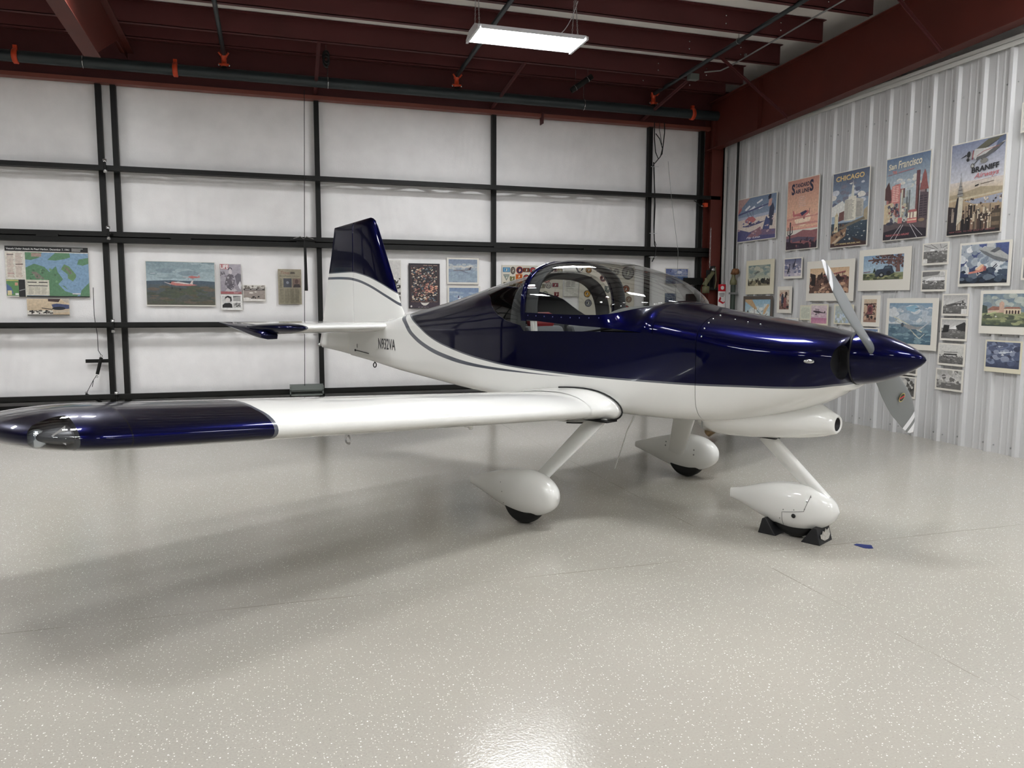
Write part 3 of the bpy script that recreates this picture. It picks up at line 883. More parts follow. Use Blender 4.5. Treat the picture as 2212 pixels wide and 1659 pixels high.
# ------- wings
def naca(x, t, m_, p_):
    yt = 5*t*(.2969*math.sqrt(x)-.126*x-.3516*x*x+.2843*x**3-.1036*x**4)
    yc = (m_/p_**2*(2*p_*x-x*x) if x < p_ else m_/(1-p_)**2*(1-2*p_+2*p_*x-x*x)) if m_ else 0.0
    return yc+yt, yc-yt
def section(le, chord, z, y, t, camber=0.02, th=0.0, xa=0.0, xb=1.0, n=26, pivot=None):
    """closed loop, upper surface from xb to xa then lower back"""
    xs = [xa+(xb-xa)*(1-math.cos(PI*i/n))/2 for i in range(n+1)]
    up = []; lo = []
    for x in xs:
        a, c = naca(x, t, camber, 0.2)
        up.append((le-chord*x*math.cos(th), y, z+chord*a-chord*x*math.sin(th)))
        lo.append((le-chord*x*math.cos(th), y, z+chord*c-chord*x*math.sin(th)))
    return up[::-1]+lo[1:] if xa == 0.0 else up[::-1]+lo
WLE, WZ0, WD, WTH, WC = 0.35, 0.735, 0.0612, math.radians(3.4), 1.47
wz = lambda v: WZ0+WD*(v-0.5)
def wing_section(v, **k):
    a = dict(le=WLE, chord=WC, z=wz(v), t=0.133); a.update(k)
    return a
tip_tab = [(3.555,0.35,-1.12,1.0),(3.66,0.345,-1.125,0.97),(3.76,0.31,-1.13,0.88),(3.82,0.255,-1.14,0.77),(3.87,0.17,-1.15,0.64),(3.91,0.06,-1.16,0.50),(3.94,-0.08,-1.17,0.36),(3.965,-0.28,-1.175,0.24),(3.98,-0.55,-1.18,0.12),(3.985,-0.8,-1.185,0.05)]
for s in (-1, 1):
    W = empty('wing', (0,0,0)); W.parent = AP
    # main panel to 76 % chord inboard; the rest is flap and aileron
    def S(v, xa, xb, n=26): return [(p[0], s*v, p[2]) for p in section(WLE, WC, wz(v), v, 0.133, 0.02, WTH, xa, xb, n)]
    m = MB(); rows = [S(v, 0.0, 0.76) for v in (0.40,1.0,1.6,2.2,2.8,3.2,3.555)]
    m.grid(rows, 0, True, closed=True); m.add(rows[0], [tuple(range(len(rows[0])))], 0); m.build('wing_panel', P_WING, parent=W)
    m = MB(); rows = [S(v, 0.766, 1.0, 8) for v in (0.58, 1.3, 2.04)]; m.grid(rows, 0, True, closed=True); [m.add(r, [tuple(range(len(r)))], 0) for r in (rows[0], rows[-1])]; m.build('flap', P_WING, parent=W)
    m = MB(); rows = [S(v, 0.766, 1.0, 8) for v in (2.06, 2.8, 3.54)]; m.grid(rows, 0, True, closed=True); [m.add(r, [tuple(range(len(r)))], 0) for r in (rows[0], rows[-1])]; m.build('aileron', P_WING, parent=W)
    # wing tip with a clear leading edge lens
    le_f = pchip([a[0] for a in tip_tab], [a[1] for a in tip_tab]); te_f = pchip([a[0] for a in tip_tab], [a[2] for a in tip_tab]); ts_f = pchip([a[0] for a in tip_tab], [a[3] for a in tip_tab])
    tv = []; tf = []
    rows = []
    for v in frange(3.555, 3.985, 0.0172):
        le, te = le_f(v), te_f(v); ch = (le-te)/math.cos(WTH)
        t = 0.133*WC*ts_f(v)/ch
        zz = wz(v)-(0.35-le)*math.tan(WTH)+0.012*(1-ts_f(v))
        rows.append([(p[0], s*v, p[2]) for p in section(le, ch, zz, v, t, 0.02*ts_f(v), WTH, 0.0, 1.0, 40)])
    n = len(rows[0])
    tv = [p for r in rows for p in r]
    tf = [(i*n+k, i*n+(k+1) % n, (i+1)*n+(k+1) % n, (i+1)*n+k) for i in range(len(rows)-1) for k in range(n)]
    def lensf(p):
        v = abs(p[1]); c0, r0 = 3.80, 0.135
        lim = pchip_l(v)
        if v > 3.88: return -0.05
        return min(p[0]-lim, (v-3.735)*1.2)
    pchip_l = pchip([3.70,3.735,3.78,3.82,3.85,3.87,3.885],[0.17,0.165,0.155,0.145,0.14,0.155,0.19])
    vals = [max(-0.05, min(0.05, lensf(p))) if abs(p[1]) >= 3.70 else -0.05 for p in tv]
    cv2, lens_f, tip_f = clip_mesh(tv, tf, vals)
    T = MB(); T.add(cv2, tip_f, 0, True); T.add(rows[-1], [tuple(range(n))], 0)
    # bay wall behind the lens
    TP = T.build('wing_tip', P_WING, parent=W, merge=True)
    gv2, gf2 = compact(cv2, lens_f)
    m = MB(); m.add(gv2, gf2, 0, True); m.build('landing_light_lens', G_LENS, parent=TP)
    m = MB(); IN = lambda p: (p[0]-0.075, p[1]-s*0.004, wz(3.8)-0.008+(p[2]-wz(3.8)+0.008)*0.72)
    m.add([IN(p) for p in gv2], gf2, 0, True)
    ec = Counter()
    for f in gf2:
        for a, b in zip(f, f[1:]+f[:1]): ec[(min(a, b), max(a, b))] += 1
    for (a, b), c_ in ec.items():
        if c_ == 1: m.add([gv2[a], gv2[b], IN(gv2[b]), IN(gv2[a])], [(0,1,2,3)], 0)
    m.build('light_bay', mat('light_bay_grey', rgb(70,72,76), 0.35, metal=0.3), parent=TP, merge=True)
    zc = wz(3.84)
    m = MB(); m.lathe([(0.028,-0.03),(0.036,0.0),(0.038,0.012),(0.032,0.02),(0,0.024)], (0.125, s*3.828, zc-0.010), (0.85, s*0.45, 0), 20); m.build('landing_light', mat('lamp_reflector', rgb(190,200,208), 0.15, metal=0.8), parent=TP)
    m = MB(); m.add([(0.215, s*3.755, zc-0.035),(0.20, s*3.80, zc+0.005),(0.205, s*3.752, zc+0.04),(0.165, s*3.775, zc+0.0)], [(0,1,2),(0,1,3),(1,2,3),(2,0,3)]); m.build('position_light', M_CHROME, parent=TP)
    # root rubber seal where the wing meets the fuselage
    m = MB(); r = section(WLE+0.11, WC+0.14, wz(0.56)+0.004, 0.56, 0.155, 0.02, WTH, 0.0, 1.0, 30)
    k0 = int(len(r)*0.31); k1 = int(len(r)*0.69)
    m.tube([(p[0], s*(0.545+0.012), p[2]) for p in r[k0:k1]], 0.0055, 6); m.build('root_seal', M_RUB, parent=W)
    # root fairing blending wing into fuselage
    rows = []
    for (v, e, zt_) in ((0.49,0.02,0.0),(0.548,0.105,0.006),(0.57,0.075,0.004),(0.60,0.04,0.003),(0.66,0.015,0.001),(0.74,0.002,0.0)):
        rr = section(WLE+e, WC+e+0.01, wz(v)+zt_, v, 0.135+0.02*(e/0.105), 0.02, WTH, 0.0, 1.0, 30)
        rows.append([(p[0], s*v, p[2]) for p in rr])
    m = MB(); m.grid(rows, 0, True, closed=True); m.build('root_fairing', P_WHITE, parent=W)
    m = MB(); m.tube([(0.14+0.02*math.cos(t), s*2.45, 0.755+0.022*math.sin(t)) for t in [2*PI*k/16 for k in range(16)]], 0.005, 6, closed=True); m.tube([(0.14, s*2.45, 0.775),(0.14, s*2.45, 0.82)], 0.006, 6); m.build('tie_down_ring', M_CHROME, parent=W)
    if s < 0:
        m = MB(); m.tube([(0.03, -1.62, 0.735),(0.15, -1.62, 0.725)], 0.006, 8); m.ell((0.155, -1.62, 0.725), (0.016, 0.012, 0.012), n=10, m=8); m.tube([(0.04, -1.62, 0.735),(0.02, -1.62, 0.80)], 0.005, 6); m.build('pitot_tube', P_WHITE, parent=W)

# ------- tailplane
def tsec(le, te, z, v, t, xa, xb, tilt=0.0, hinge=-3.40, n=14):
    ch = le-te
    r = section(le, ch, z, v, t, 0.0, 0.0, xa, xb, n)
    out = []
    for p in r:
        dx = p[0]-hinge; dz = p[2]-1.20
        out.append((hinge+dx*math.cos(tilt)-0*dz, p[1], 1.20+dz-dx*math.tan(tilt)))
    return out
for s in (-1, 1):
    H = empty('horizontal_stabilizer', (0,0,0)); H.parent = AP
    rows = []
    for (v, le, tt) in ((0.05,-2.60,1),(0.30,-2.62,1),(0.8,-2.67,1),(1.06,-2.70,1),(1.12,-2.74,0.93),(1.17,-2.83,0.8),(1.205,-2.97,0.6),(1.225,-3.12,0.38),(1.235,-3.28,0.2)):
        r = section(le, le+3.97, 1.225+0.0*(v), v, 0.078*tt*(1.37/(le+3.97)), 0.0, math.radians(2.2), 0.0, (le+3.39)/(le+3.97), 18)
        rows.append([(p[0], s*p[1], p[2]) for p in r])
    m = MB(); m.grid(rows, 0, True, closed=True); m.add(rows[-1], [tuple(range(len(rows[-1])))]); m.build('stabilizer_panel', P_TAIL, parent=H)
    m = MB(); rows = []
    tl = math.radians(-5.0)
    for (v, te) in ((0.10,-3.96),(0.6,-3.96),(1.10,-3.96)):
        r = [(-3.405, 1.20+0.034), (-3.46, 1.20+0.036), (-3.7, 1.20+0.018), (te, 1.20+0.003), (te, 1.20-0.003), (-3.7, 1.20-0.018), (-3.46, 1.20-0.036), (-3.405, 1.20-0.034)]
        rows.append([(x, s*v, z+(x+3.405)*math.tan(tl)) for x, z in r])
    m.grid(rows, 0, False, closed=True); [m.add(r, [tuple(range(8))]) for r in (rows[0], rows[-1])]
    m.build('elevator', P_TAIL, parent=H)
    m = MB(); rows = []
    for (v, k) in ((1.105,1.0),(1.20,1.0),(1.235,0.75),(1.25,0.35)):
        r = []
        prof = [(-3.06,-0.035),(-3.05,0.0),(-3.06,0.035),(-3.2,0.040),(-3.46,0.038),(-3.7,0.02),(-3.96,0.003),(-3.96,-0.003),(-3.7,-0.02),(-3.46,-0.038),(-3.2,-0.042)]
        rows.append([(x+(1-k)*(-0.05 if x > -3.3 else 0.02), s*v, 1.19+z*k+(x+3.405)*math.tan(math.radians(-6.5))) for x, z in prof])
    m.grid(rows, 0, True, closed=True); [m.add(r, [tuple(range(11))]) for r in (rows[0], rows[-1])]
    m.build('elevator_horn', P_BLUE, parent=H)
# fin and rudder
fin_tab = [(-2.46,1.20,-4.09,1.20,0.100),(-2.56,1.30,-4.065,1.30,0.100),(-2.64,1.42,-4.03,1.42,0.098),(-2.725,1.607,-3.985,1.607,0.094),(-2.90,1.976,-3.88,1.95,0.084),(-3.015,2.22,-3.82,2.185,0.075),(-3.05,2.275,-3.812,2.228,0.060),(-3.09,2.300,-3.806,2.242,0.035),(-3.13,2.310,-3.802,2.248,0.008)]
def fin_rows(xa_h, xb_h, n):
    rows = []
    for (lx, lz, tx, tz, th) in fin_tab:
        ch = lx-tx
        xh = (lx+3.405)/ch; xh2 = (lx+3.413)/ch
        a = 0.0 if xa_h is None else xh2; b = 1.0 if xb_h is None else xh
        xs = [a+(b-a)*(1-math.cos(PI*i/n))/2 for i in range(n+1)]
        L_ = []; R_ = []
        for x in xs:
            y, _ = naca(x, th/ch, 0, 0.2); y *= ch
            p = (lx-ch*x, lz+(tz-lz)*x)
            L_.append((p[0], -y, p[1])); R_.append((p[0], y, p[1]))
        rows.append(L_[::-1]+(R_[1:] if a == 0.0 else R_))
    return rows
r = fin_rows(None, True, 18); m = MB(); m.grid(r, 0, True, closed=True); m.add(r[-1], [tuple(range(len(r[-1])))]); m.build('fin', P_FIN, parent=AP)
r = fin_rows(True, None, 10); m = MB(); m.grid(r, 0, True, closed=True); m.add(r[-1], [tuple(range(len(r[-1])))])
low = []
for (z, x0, x1, th) in ((1.20,-3.455,-4.09,0.085),(1.08,-3.455,-4.12,0.10),(1.00,-3.455,-4.15,0.11),(0.955,-3.455,-4.10,0.10),(0.925,-3.455,-3.95,0.08),(0.905,-3.455,-3.70,0.05),(0.898,-3.455,-3.55,0.02)):
    row = []
    for i in range(11):
        t = i/10; x = x0+(x1-x0)*t; row.append((x, -(th/2)*(1-t**2.2)-0.002, z+0.02*t*(1 if z < 0.93 else 0)))
    low.append(row+[(p[0], -p[1], p[2]) for p in row[::-1]])
m.grid(low, 0, True, closed=True); m.add(low[-1], [tuple(range(22))]); m.build('rudder', P_FIN, parent=AP)
m = MB(); m.ell((-4.155, 0, 0.985), (0.03, 0.022, 0.02), n=12, m=8); m.build('tail_light', M_CHROME, parent=AP)
# dorsal fairing at the fin root
rows = []
for i in range(13):
    t = i/12; u = -2.36-0.42*t; base = zt(u)-0.012
    rows.append([(u, -(0.012+0.062*t)*math.cos(a)**3 if math.cos(a) >= 0 else (0.012+0.062*t)*abs(math.cos(a))**3, base+(0.004+0.16*t**2.2)*math.sin(a)**3) for a in [PI*k/16 for k in range(17)]])
m = MB(); m.grid(rows, 0, True); m.build('fin_fairing', P_WHITE, parent=AP)
# tail details: linkage line, tie-down ring, antenna
m = MB(); hv = lambda u: -hw(u)-0.003
m.tube([(-3.30, hv(-3.30), 0.965),(-3.28, hv(-3.28), 0.963),(-2.98, hv(-2.98)-0.002, 0.945)], 0.004, 6); m.ell((-3.30, hv(-3.30), 0.963), (0.012,0.006,0.012), n=8, m=6); m.tube([(-3.25, hv(-3.25), 0.99),(-3.25, hv(-3.25), 1.03)], 0.003, 5)
m.build('static_port_line', M_SEAM, parent=AP)
m = MB(); m.tube([(-3.10+0.0*t, 0.018*math.cos(t), 0.815+0.024*math.sin(t)) for t in [2*PI*k/14 for k in range(14)]], 0.006, 6, closed=True); m.tube([(-3.10,0,0.838),(-3.10,0,0.88)], 0.006, 6); m.build('tail_tie_ring', M_SEAM, parent=AP)
m = MB(); m.tube([(0.20,0.0,0.71),(0.10,0.0,0.52),(-0.01,0.0,0.21)], [0.006,0.005,0.003], 8); m.build('whip_antenna', P_WHITE, parent=AP)
# registration on both sides
tv_, tf_ = text_geo('N932VA', bold=0.008)
for s in (-1, 1):
    m = MB(); vs = []
    for (x, y) in tv_:
        u = (-2.76+0.36*x) if s < 0 else (-2.40-0.36*x)
        z = 1.005+0.105*y - 0.0*x
        zz = z
        # lie on the fuselage side
        n_ = nl(u); q = max(0.0, min(1.0, (zs(u)-zz)/(zs(u)-zb(u)))); wv = hw(u)*max(0.0, 1-q**n_)**(1/n_)
        vs.append((u, s*(wv+0.003), zz))
    m.add(vs, tf_, 0); m.build('registration_lettering', mat('registration_grey', rgb(58,58,62), 0.35), parent=AP)

# ------- landing gear
def leg(a, b, c0, c1, t0, t1, name, fwd=(1,0,0), m_=P_WHITE, root=AP):
    a = Vector(a); b = Vector(b); f = Vector(fwd); ax = (b-a).normalized(); f = (f-ax*f.dot(ax)).normalized(); sd = ax.cross(f)
    rows = []
    for i in range(9):
        t = i/8; p = a.lerp(b, t); ch = c0+(c1-c0)*t; th = t0+(t1-t0)*t
        row = []
        for k in range(28):
            q = 2*PI*k/28; x = (1-math.cos(q))/2 if q <= PI else (1-math.cos(q))/2
            y, _ = naca(x, th/ch, 0, 0.2); y *= ch*(1 if q <= PI else -1)
            row.append(p+f*(ch*(0.35-x))+sd*y)
        rows.append(row)
    m = MB(); m.grid(rows, 0, True, closed=True); m.add(rows[0], [tuple(range(28))]); m.add(rows[-1], [tuple(range(28))])
    return m.build(name, m_, parent=root)
def fairing(stn, y0, name, root):
    """stn: (u, z_low, z_high, half width)"""
    us = [p[0] for p in stn]; a = pchip(us, [p[1] for p in stn]); b_ = pchip(us, [p[2] for p in stn]); w = pchip(us, [p[3] for p in stn])
    n = 32; N_ = 36; rows = []
    for i in range(N_+1):
        t = i/N_; t = (1-math.cos(PI*t))/2*0.5+t*0.5
        if i == N_: t = 1.0
        u = us[0]+(us[-1]-us[0])*t
        zc = (a(u)+b_(u))/2; h = (b_(u)-a(u))/2
        rows.append([(u, y0+w(u)*math.copysign(abs(math.cos(q))**0.9, math.cos(q)), zc+h*math.copysign(abs(math.sin(q))**0.9, math.sin(q))) for q in [2*PI*k/n for k in range(n)]])
    m = MB(); m.grid(rows, 0, True, closed=True); m.add(rows[0], [tuple(range(n))]); m.add(rows[-1], [tuple(range(n))])
    return m.build(name, P_WHITE, parent=root)
def tire(u, y, r, w, root):
    prof = []
    for k in range(17):
        q = -PI/2+PI*k/16
        prof.append((r-w*0.42+w*0.42*abs(math.cos(q))**0.6, w/2*math.sin(q)))
    m = MB(); m.lathe([(r*0.45, -w/2)]+prof+[(r*0.45, w/2)], (u, y, r), (0,1,0), 40); m.build('tire', M_RUB, parent=root)
    m = MB(); m.lathe([(r*0.46, -w*0.35),(r*0.2,-w*0.45),(0,-w*0.45)], (u, y, r), (0,1,0), 24, cap=False); m.lathe([(r*0.46, w*0.35),(r*0.2,w*0.45),(0,w*0.45)], (u, y, r), (0,1,0), 24, cap=False); m.build('wheel_hub', M_GALV, parent=root)
main_st = [(-0.532,0.180,0.228,0.012),(-0.45,0.158,0.254,0.026),(-0.33,0.124,0.292,0.050),(-0.20,0.088,0.326,0.074),(-0.08,0.064,0.352,0.092),(0.04,0.060,0.362,0.100),(0.14,0.074,0.350,0.096),(0.21,0.102,0.322,0.080),(0.255,0.134,0.290,0.060),(0.28,0.165,0.258,0.035),(0.292,0.208,0.214,0.004)]
MG = []
for s in (-1, 1):
    G = empty('main_landing_gear', (0,0,0)); G.parent = AP; MG.append(G)
    leg((0.30, s*0.55, 0.70), (-0.03, s*0.90, 0.20), 0.19, 0.13, 0.034, 0.028, 'gear_leg', root=G, fwd=(1,0,0.25))
    fairing(main_st, s*0.995, 'wheel_fairing', G)
    tire(0.0, s*0.995, 0.168, 0.125, G)
    m = MB(); m.box((0.20, s*0.53, 0.672),(0.40, s*0.64, 0.682)); m.build('leg_slot_seal', M_RUB, parent=G)
nose_st = [(0.955,0.169,0.232,0.010),(1.03,0.150,0.250,0.028),(1.10,0.126,0.274,0.052),(1.195,0.092,0.306,0.078),(1.30,0.060,0.330,0.096),(1.40,0.048,0.340,0.104),(1.48,0.054,0.338,0.102),(1.56,0.078,0.315,0.090),(1.62,0.112,0.280,0.068),(1.655,0.148,0.248,0.042),(1.676,0.196,0.206,0.005)]
G = empty('nose_landing_gear', (0,0,0)); G.parent = AP
leg((1.19, 0, 0.63), (1.60, 0, 0.265), 0.10, 0.085, 0.055, 0.05, 'gear_leg', root=G, fwd=(1,0,1))
fairing(nose_st, 0.0, 'wheel_fairing', G)
tire(1.409, 0.0, 0.158, 0.115, G)
m = MB(); m.box((1.13,-0.035,0.600),(1.27,0.035,0.606)); m.build('leg_slot_seal', M_RUB, parent=G)
m = MB(); m.lathe([(0.012,0),(0.014,0.004),(0.010,0.010),(0,0.011)], (1.44,-0.104,0.155), (0,-1,0), 14); m.build('axle_plug', M_RUB, parent=G)
# parting line and screws on the nose fairing
def on_f(stn, u, z, y0=0.0, off=0.002):
    us = [p[0] for p in stn]; a = pchip(us, [p[1] for p in stn])(u); b_ = pchip(us, [p[2] for p in stn])(u); w = pchip(us, [p[3] for p in stn])(u)
    q = max(-1, min(1, (z-(a+b_)/2)/((b_-a)/2))); return (u, y0-w*max(0, 1-abs(q)**2.22)**0.45-off, z)
m = MB(); path = [(1.36,0.075),(1.363,0.165),(1.43,0.178),(1.50,0.192),(1.525,0.27),(1.53,0.30)]
pts = []
for (a, b_) in zip(path[:-1], path[1:]):
    for i in range(5): t = i/5; pts.append(on_f(nose_st, a[0]+(b_[0]-a[0])*t, a[1]+(b_[1]-a[1])*t))
m.tube(pts, 0.0014, 4); m.build('parting_line', mat('seam_grey', rgb(120,120,118), 0.6), parent=G)
bits(G, 'fairing_screw', M_GALV, [lambda m, u=u, z=z: m.ell(on_f(nose_st, u, z), (0.004,0.002,0.004), n=8, m=6) for (u, z) in ((1.345,0.12),(1.372,0.182),(1.44,0.192),(1.505,0.208),(1.513,0.255),(1.53,0.285))])
bits(MG[0], 'fairing_screw', M_GALV, [lambda m, u=u, z=z: m.ell(on_f(main_st, u, z, -0.995), (0.004,0.002,0.004), n=8, m=6) for (u, z) in ((-0.13,0.20),(-0.15,0.26),(-0.13,0.12))])
bits(MG[1], 'fairing_screw', M_GALV, [lambda m, u=u, z=z: m.ell(on_f(main_st, u, z, 0.995), (0.007,0.002,0.007), n=8, m=6) for (u, z) in ((-0.17,0.28),(-0.17,0.25),(0.12,0.25),(0.12,0.21))])

# ------- spinner and propeller
m = MB(); prof = [(0.0,2.108),(0.016,2.100),(0.035,2.082),(0.062,2.045),(0.094,1.985),(0.122,1.92),(0.142,1.86),(0.155,1.80),(0.160,1.765),(0.161,1.752)]
m.lathe([(r_, x-1.0) for r_, x in prof], (1.0, 0, 1.147), (1,0,0), 48); m.build('spinner', P_BLUE, parent=AP)
m = MB(); m.lathe([(0.163,0.738),(0.163,0.752),(0.10,0.752)], (1.0,0,1.147), (1,0,0), 40); m.build('spinner_backplate', M_SEAM, parent=AP)
def prop_mat():
    m = bpy.data.materials.new('propeller_paint'); m.use_nodes = True
    nt = m.node_tree; N = nt.nodes; L = nt.links; b = N['Principled BSDF']
    tc = N.new('ShaderNodeTexCoord'); sx = N.new('ShaderNodeSeparateXYZ'); L.new(tc.outputs['Object'], sx.inputs[0])
    cr = N.new('ShaderNodeValToRGB'); cr.color_ramp.interpolation = 'CONSTANT'
    e = cr.color_ramp.elements; g = (*rgb(112,116,118), 1); w = (*rgb(235,236,240), 1)
    e[0].position = 0.0; e[0].color = g; e[1].position = 0.775; e[1].color = w
    for p, c in ((0.825, g), (0.862, w)):
        q = e.new(p); q.color = c
    L.new(sx.outputs[2], cr.inputs[0]); L.new(cr.outputs[0], b.inputs['Base Color']); b.inputs['Roughness'].default_value = 0.38; b.inputs['Coat Weight'].default_value = 0.3
    return m
PM = prop_mat()
PR = empty('propeller', (1.84, 0, 1.147)); PR.parent = AP
ch_f = pchip([0.10,0.2,0.35,0.55,0.72,0.85,0.90,0.925],[0.125,0.140,0.170,0.188,0.160,0.100,0.055,0.008])
tw_f = pchip([0.10,0.25,0.45,0.7,0.93],[23,22,20,18,17])
th_f = pchip([0.10,0.25,0.5,0.93],[0.070,0.050,0.024,0.008])
def blade(ang):
    """built along +z, chord along y, then turned about x"""
    rows = []
    for i in range(30):
        r_ = 0.10+(0.925-0.10)*i/29
        be = math.radians(tw_f(r_)); ch = ch_f(r_); th = th_f(r_)
        row = []
        for k in range(24):
            q = 2*PI*k/24; x = (1-math.cos(q))/2; up = q <= PI
            y, _ = naca(x, th/ch*0.8, 0, 0.2); y *= ch*(1 if up else -0.45)
            a = 0.40-x; a *= ch; a -= 0.05*max(0.0, (r_-0.6)/0.325)**2
            # leading edge toward -y for the blade that points up (moves to starboard)
            row.append((a*math.sin(be)+y*math.cos(be), -(a*math.cos(be)-y*math.sin(be)), r_))
        rows.append(row)
    m = MB(); m.grid(rows, 0, True, closed=True); m.add(rows[0], [tuple(range(24))]); m.add(rows[-1], [tuple(range(24))])
    o = m.build('blade', PM, parent=PR); o.rotation_euler = (ang, 0, 0)
    return o
# upper blade leans to starboard
bl1 = blade(math.atan2(0.797, 0.485)); bl2 = blade(math.atan2(0.797, 0.485)+PI)
r_ = 0.50; be = math.radians(tw_f(r_))
m = MB(); n = 24
nrm = Vector((math.cos(be), math.sin(be), 0)); tg = Vector((math.sin(be), -math.cos(be), 0))
cc = Vector((0, 0, r_))+nrm*0.0185+tg*0.0
for (rr, off, mi) in ((0.030, 0.0, 0), (0.025, 0.0006, 1)):
    vs = [cc+nrm*off+tg*(rr*math.cos(2*PI*k/n))+Vector((0,0,1))*(rr*math.sin(2*PI*k/n)) for k in range(n)]
    m.add(vs, [tuple(range(n))], mi)
vs = [cc+nrm*0.0012+tg*(x)+Vector((0,0,1))*(z) for x, z in ((-0.022,-0.012),(0.018,0.018),(0.022,0.008),(-0.016,-0.020))]
m.add(vs, [(0,1,2,3)], 2)
m.build('blade_decal', [mat('decal_gold', rgb(196,180,110), 0.4), mat('decal_dark_green', rgb(50,56,40), 0.5), mat('decal_red', rgb(190,50,60), 0.5)], parent=bl2)

# ------- wheel chocks at the nose wheel (things of their own)
M_CHOCK = mat('black_chock_rubber', rgb(30,30,32), 0.55)
def chock(u, dirn, name, label, lab=False):
    ca, sa = math.cos(-1.08188), math.sin(-1.08188)
    base = (2.446+ca*u, 5.225+sa*u, 0)
    t = empty(name, base, -1.08188); tag(t, label, 'wheel chock', 'chocks at the nose wheel')
    m = MB(); m.prism([(-0.065*dirn,0),(0.055*dirn,0),(0.03*dirn,0.098),(0.008*dirn,0.105)], -0.10, 0.085); m.build('chock_body', M_CHOCK, parent=t, bevel=0.004)
    if lab:
        # pale worn label on the outer sloping face
        a = Vector((0.055*dirn,0,0.0)); b = Vector((0.03*dirn,0,0.098)); nn = Vector((0.098*dirn,0,0.025)).normalized()
        m = MB(); vs = [a.lerp(b, f)+nn*0.0055+Vector((0,y,0)) for f, y in ((0.38,-0.075),(0.18,-0.03),(0.20,0.03),(0.42,0.06),(0.82,0.062),(0.72,0.03),(0.86,0.01),(0.66,-0.01),(0.78,-0.03),(0.6,-0.05),(0.62,-0.075))]
        m.add(vs, [tuple(range(11))]); m.build('worn_label', mat('worn_white_label', rgb(176,172,164), 0.6, noise=0.3, nscale=60), parent=t)
    return t
chock(1.262, -1, 'wheel_chock', 'black wheel chock behind the nose wheel, its plain side showing')
chock(1.553, 1, 'wheel_chock', 'black wheel chock in front of the nose wheel, with a worn pale label', True)
# ------------------------------------------------------------------ LED fixtures
M_HOUS = mat('fixture_white', rgb(215,215,218), 0.4)
M_LED = mat('led_diffuser', (1,1,1), 0.5, emit=((0.97, 0.985, 1.0), LAMP_STRENGTH))
M_CHAIN = mat('chain_wire', rgb(200,200,200), 0.3, metal=0.6)
def fixture(x, y, z, label):
    t = empty('led_ceiling_light', (x, y, z)); tag(t, label, 'ceiling light', 'hanging light fixtures')
    m = MB()
    m.box((-0.585, -0.22, 0.012), (0.585, 0.22, 0.04)); m.box((-0.56, -0.235, -0.002), (0.56, -0.22, 0.035)); m.box((-0.56, 0.22, -0.002), (0.56, 0.235, 0.035))
    m.box((-0.54, -0.08, 0.04), (0.54, 0.08, 0.075))
    m.build('housing', M_HOUS, parent=t)
    for s in (-1, 1):
        e = MB(); xe = s*0.585
        e.prism([(-0.25,-0.012),(0.25,-0.012),(0.25,0.02),(0.12,0.075),(-0.12,0.075),(-0.25,0.02)], xe-0.012, xe+0.012, axis='x')
        e.build('end_plate', M_HOUS, parent=t)
    MB().box((-0.572, -0.218, 0.0), (0.572, 0.218, 0.011)).build('led_panel', M_LED, parent=t)
    top = roof_z(y)+0.02-z
    for s in (-1, 1):
        for q in (-1, 1):
            c = MB()
            a = Vector((s*0.54, q*0.09, 0.06)); b = Vector((s*0.54, q*0.02 if s > 0 else q*0.05, top))
            n = int((b-a).length/0.022); 
            for i in range(n):
                p = a.lerp(b, (i+0.5)/n); r = 0.008
                d = Vector((1,0,0)) if i % 2 else Vector((0,1,0))
                pts = [p+d*r*math.cos(t2)*0.8+Vector((0,0,1))*0.013*math.sin(t2) for t2 in [2*PI*k/8 for k in range(8)]]
                c.tube(pts, 0.0022, 4, closed=True)
            c.build('chain', M_CHAIN, parent=t)
    pts = []
    for i in range(13):
        u = i/12; pts.append((0.28+0.30*u+0.02*math.sin(PI*u), 0.02, 0.07+(top-0.07)*u**1.8))
    MB().tube(pts, 0.005, 6).build('power_cord', M_HOUS, parent=t)
    return t
LAB = ['white LED light fixture hanging on chains over the airplane, fully in view',
       'bright LED light fixture just above the upper left corner of the picture']
for i, (x, y, z) in enumerate(LAMPS):
    fixture(x, y, z, LAB[i] if i < 2 else 'white LED light fixture outside the picture, %s row, %s' % (
        {2.63: 'third', -1.75: 'second', -6.1: 'first', 5.75: 'added fill'}[x],
        {7.6: 'by the door', 3.9: 'over the nose', -0.2: 'above the photographer', -4.3: 'far behind'}[y]))

# ------------------------------------------------------------------ sprinkler piping
def pipe_thing(name, label, cat, loc, group=None):
    t = empty(name, loc); tag(t, label, cat, group); return t
t = pipe_thing('sprinkler_main_pipe', 'thick black sprinkler main pipe running above the hangar door', 'pipe', (0, 10.68, 4.315))
MB().tube([(X0, 0, 0), (6.66, 0, 0)], 0.068, 24).build('pipe_run', M_PIPE, parent=t)
def coupling(root, x, axis=(1,0,0), r=0.074, c=(0,0,0)):
    m = MB(); ax = Vector(axis)
    p = Vector(c)
    m.lathe([(r, -0.03), (r+0.012, -0.022), (r+0.012, 0.022), (r, 0.03)], p, axis, 24)
    m.box((p.x-0.022, p.y-0.02, p.z+r), (p.x+0.022, p.y+0.02, p.z+r+0.05))
    m.build('orange_coupling', M_ORANGE, parent=root)
for x in (-2.80, -1.07, 6.16): coupling(t, x, c=(x, 0, 0))
for x in (-2.09, 0.77, 4.38):
    m = MB(); pts = [(x, 0.075*math.cos(a), 0.075*math.sin(a)) for a in [PI/2+2*PI*k/20 for k in range(20)]]
    m.tube(pts, 0.006, 6, closed=True); m.tube([(x, 0, 0.07), (x, 0, 0.42)], 0.005, 6)
    m.build('pipe_hanger', M_CHROME, parent=t)
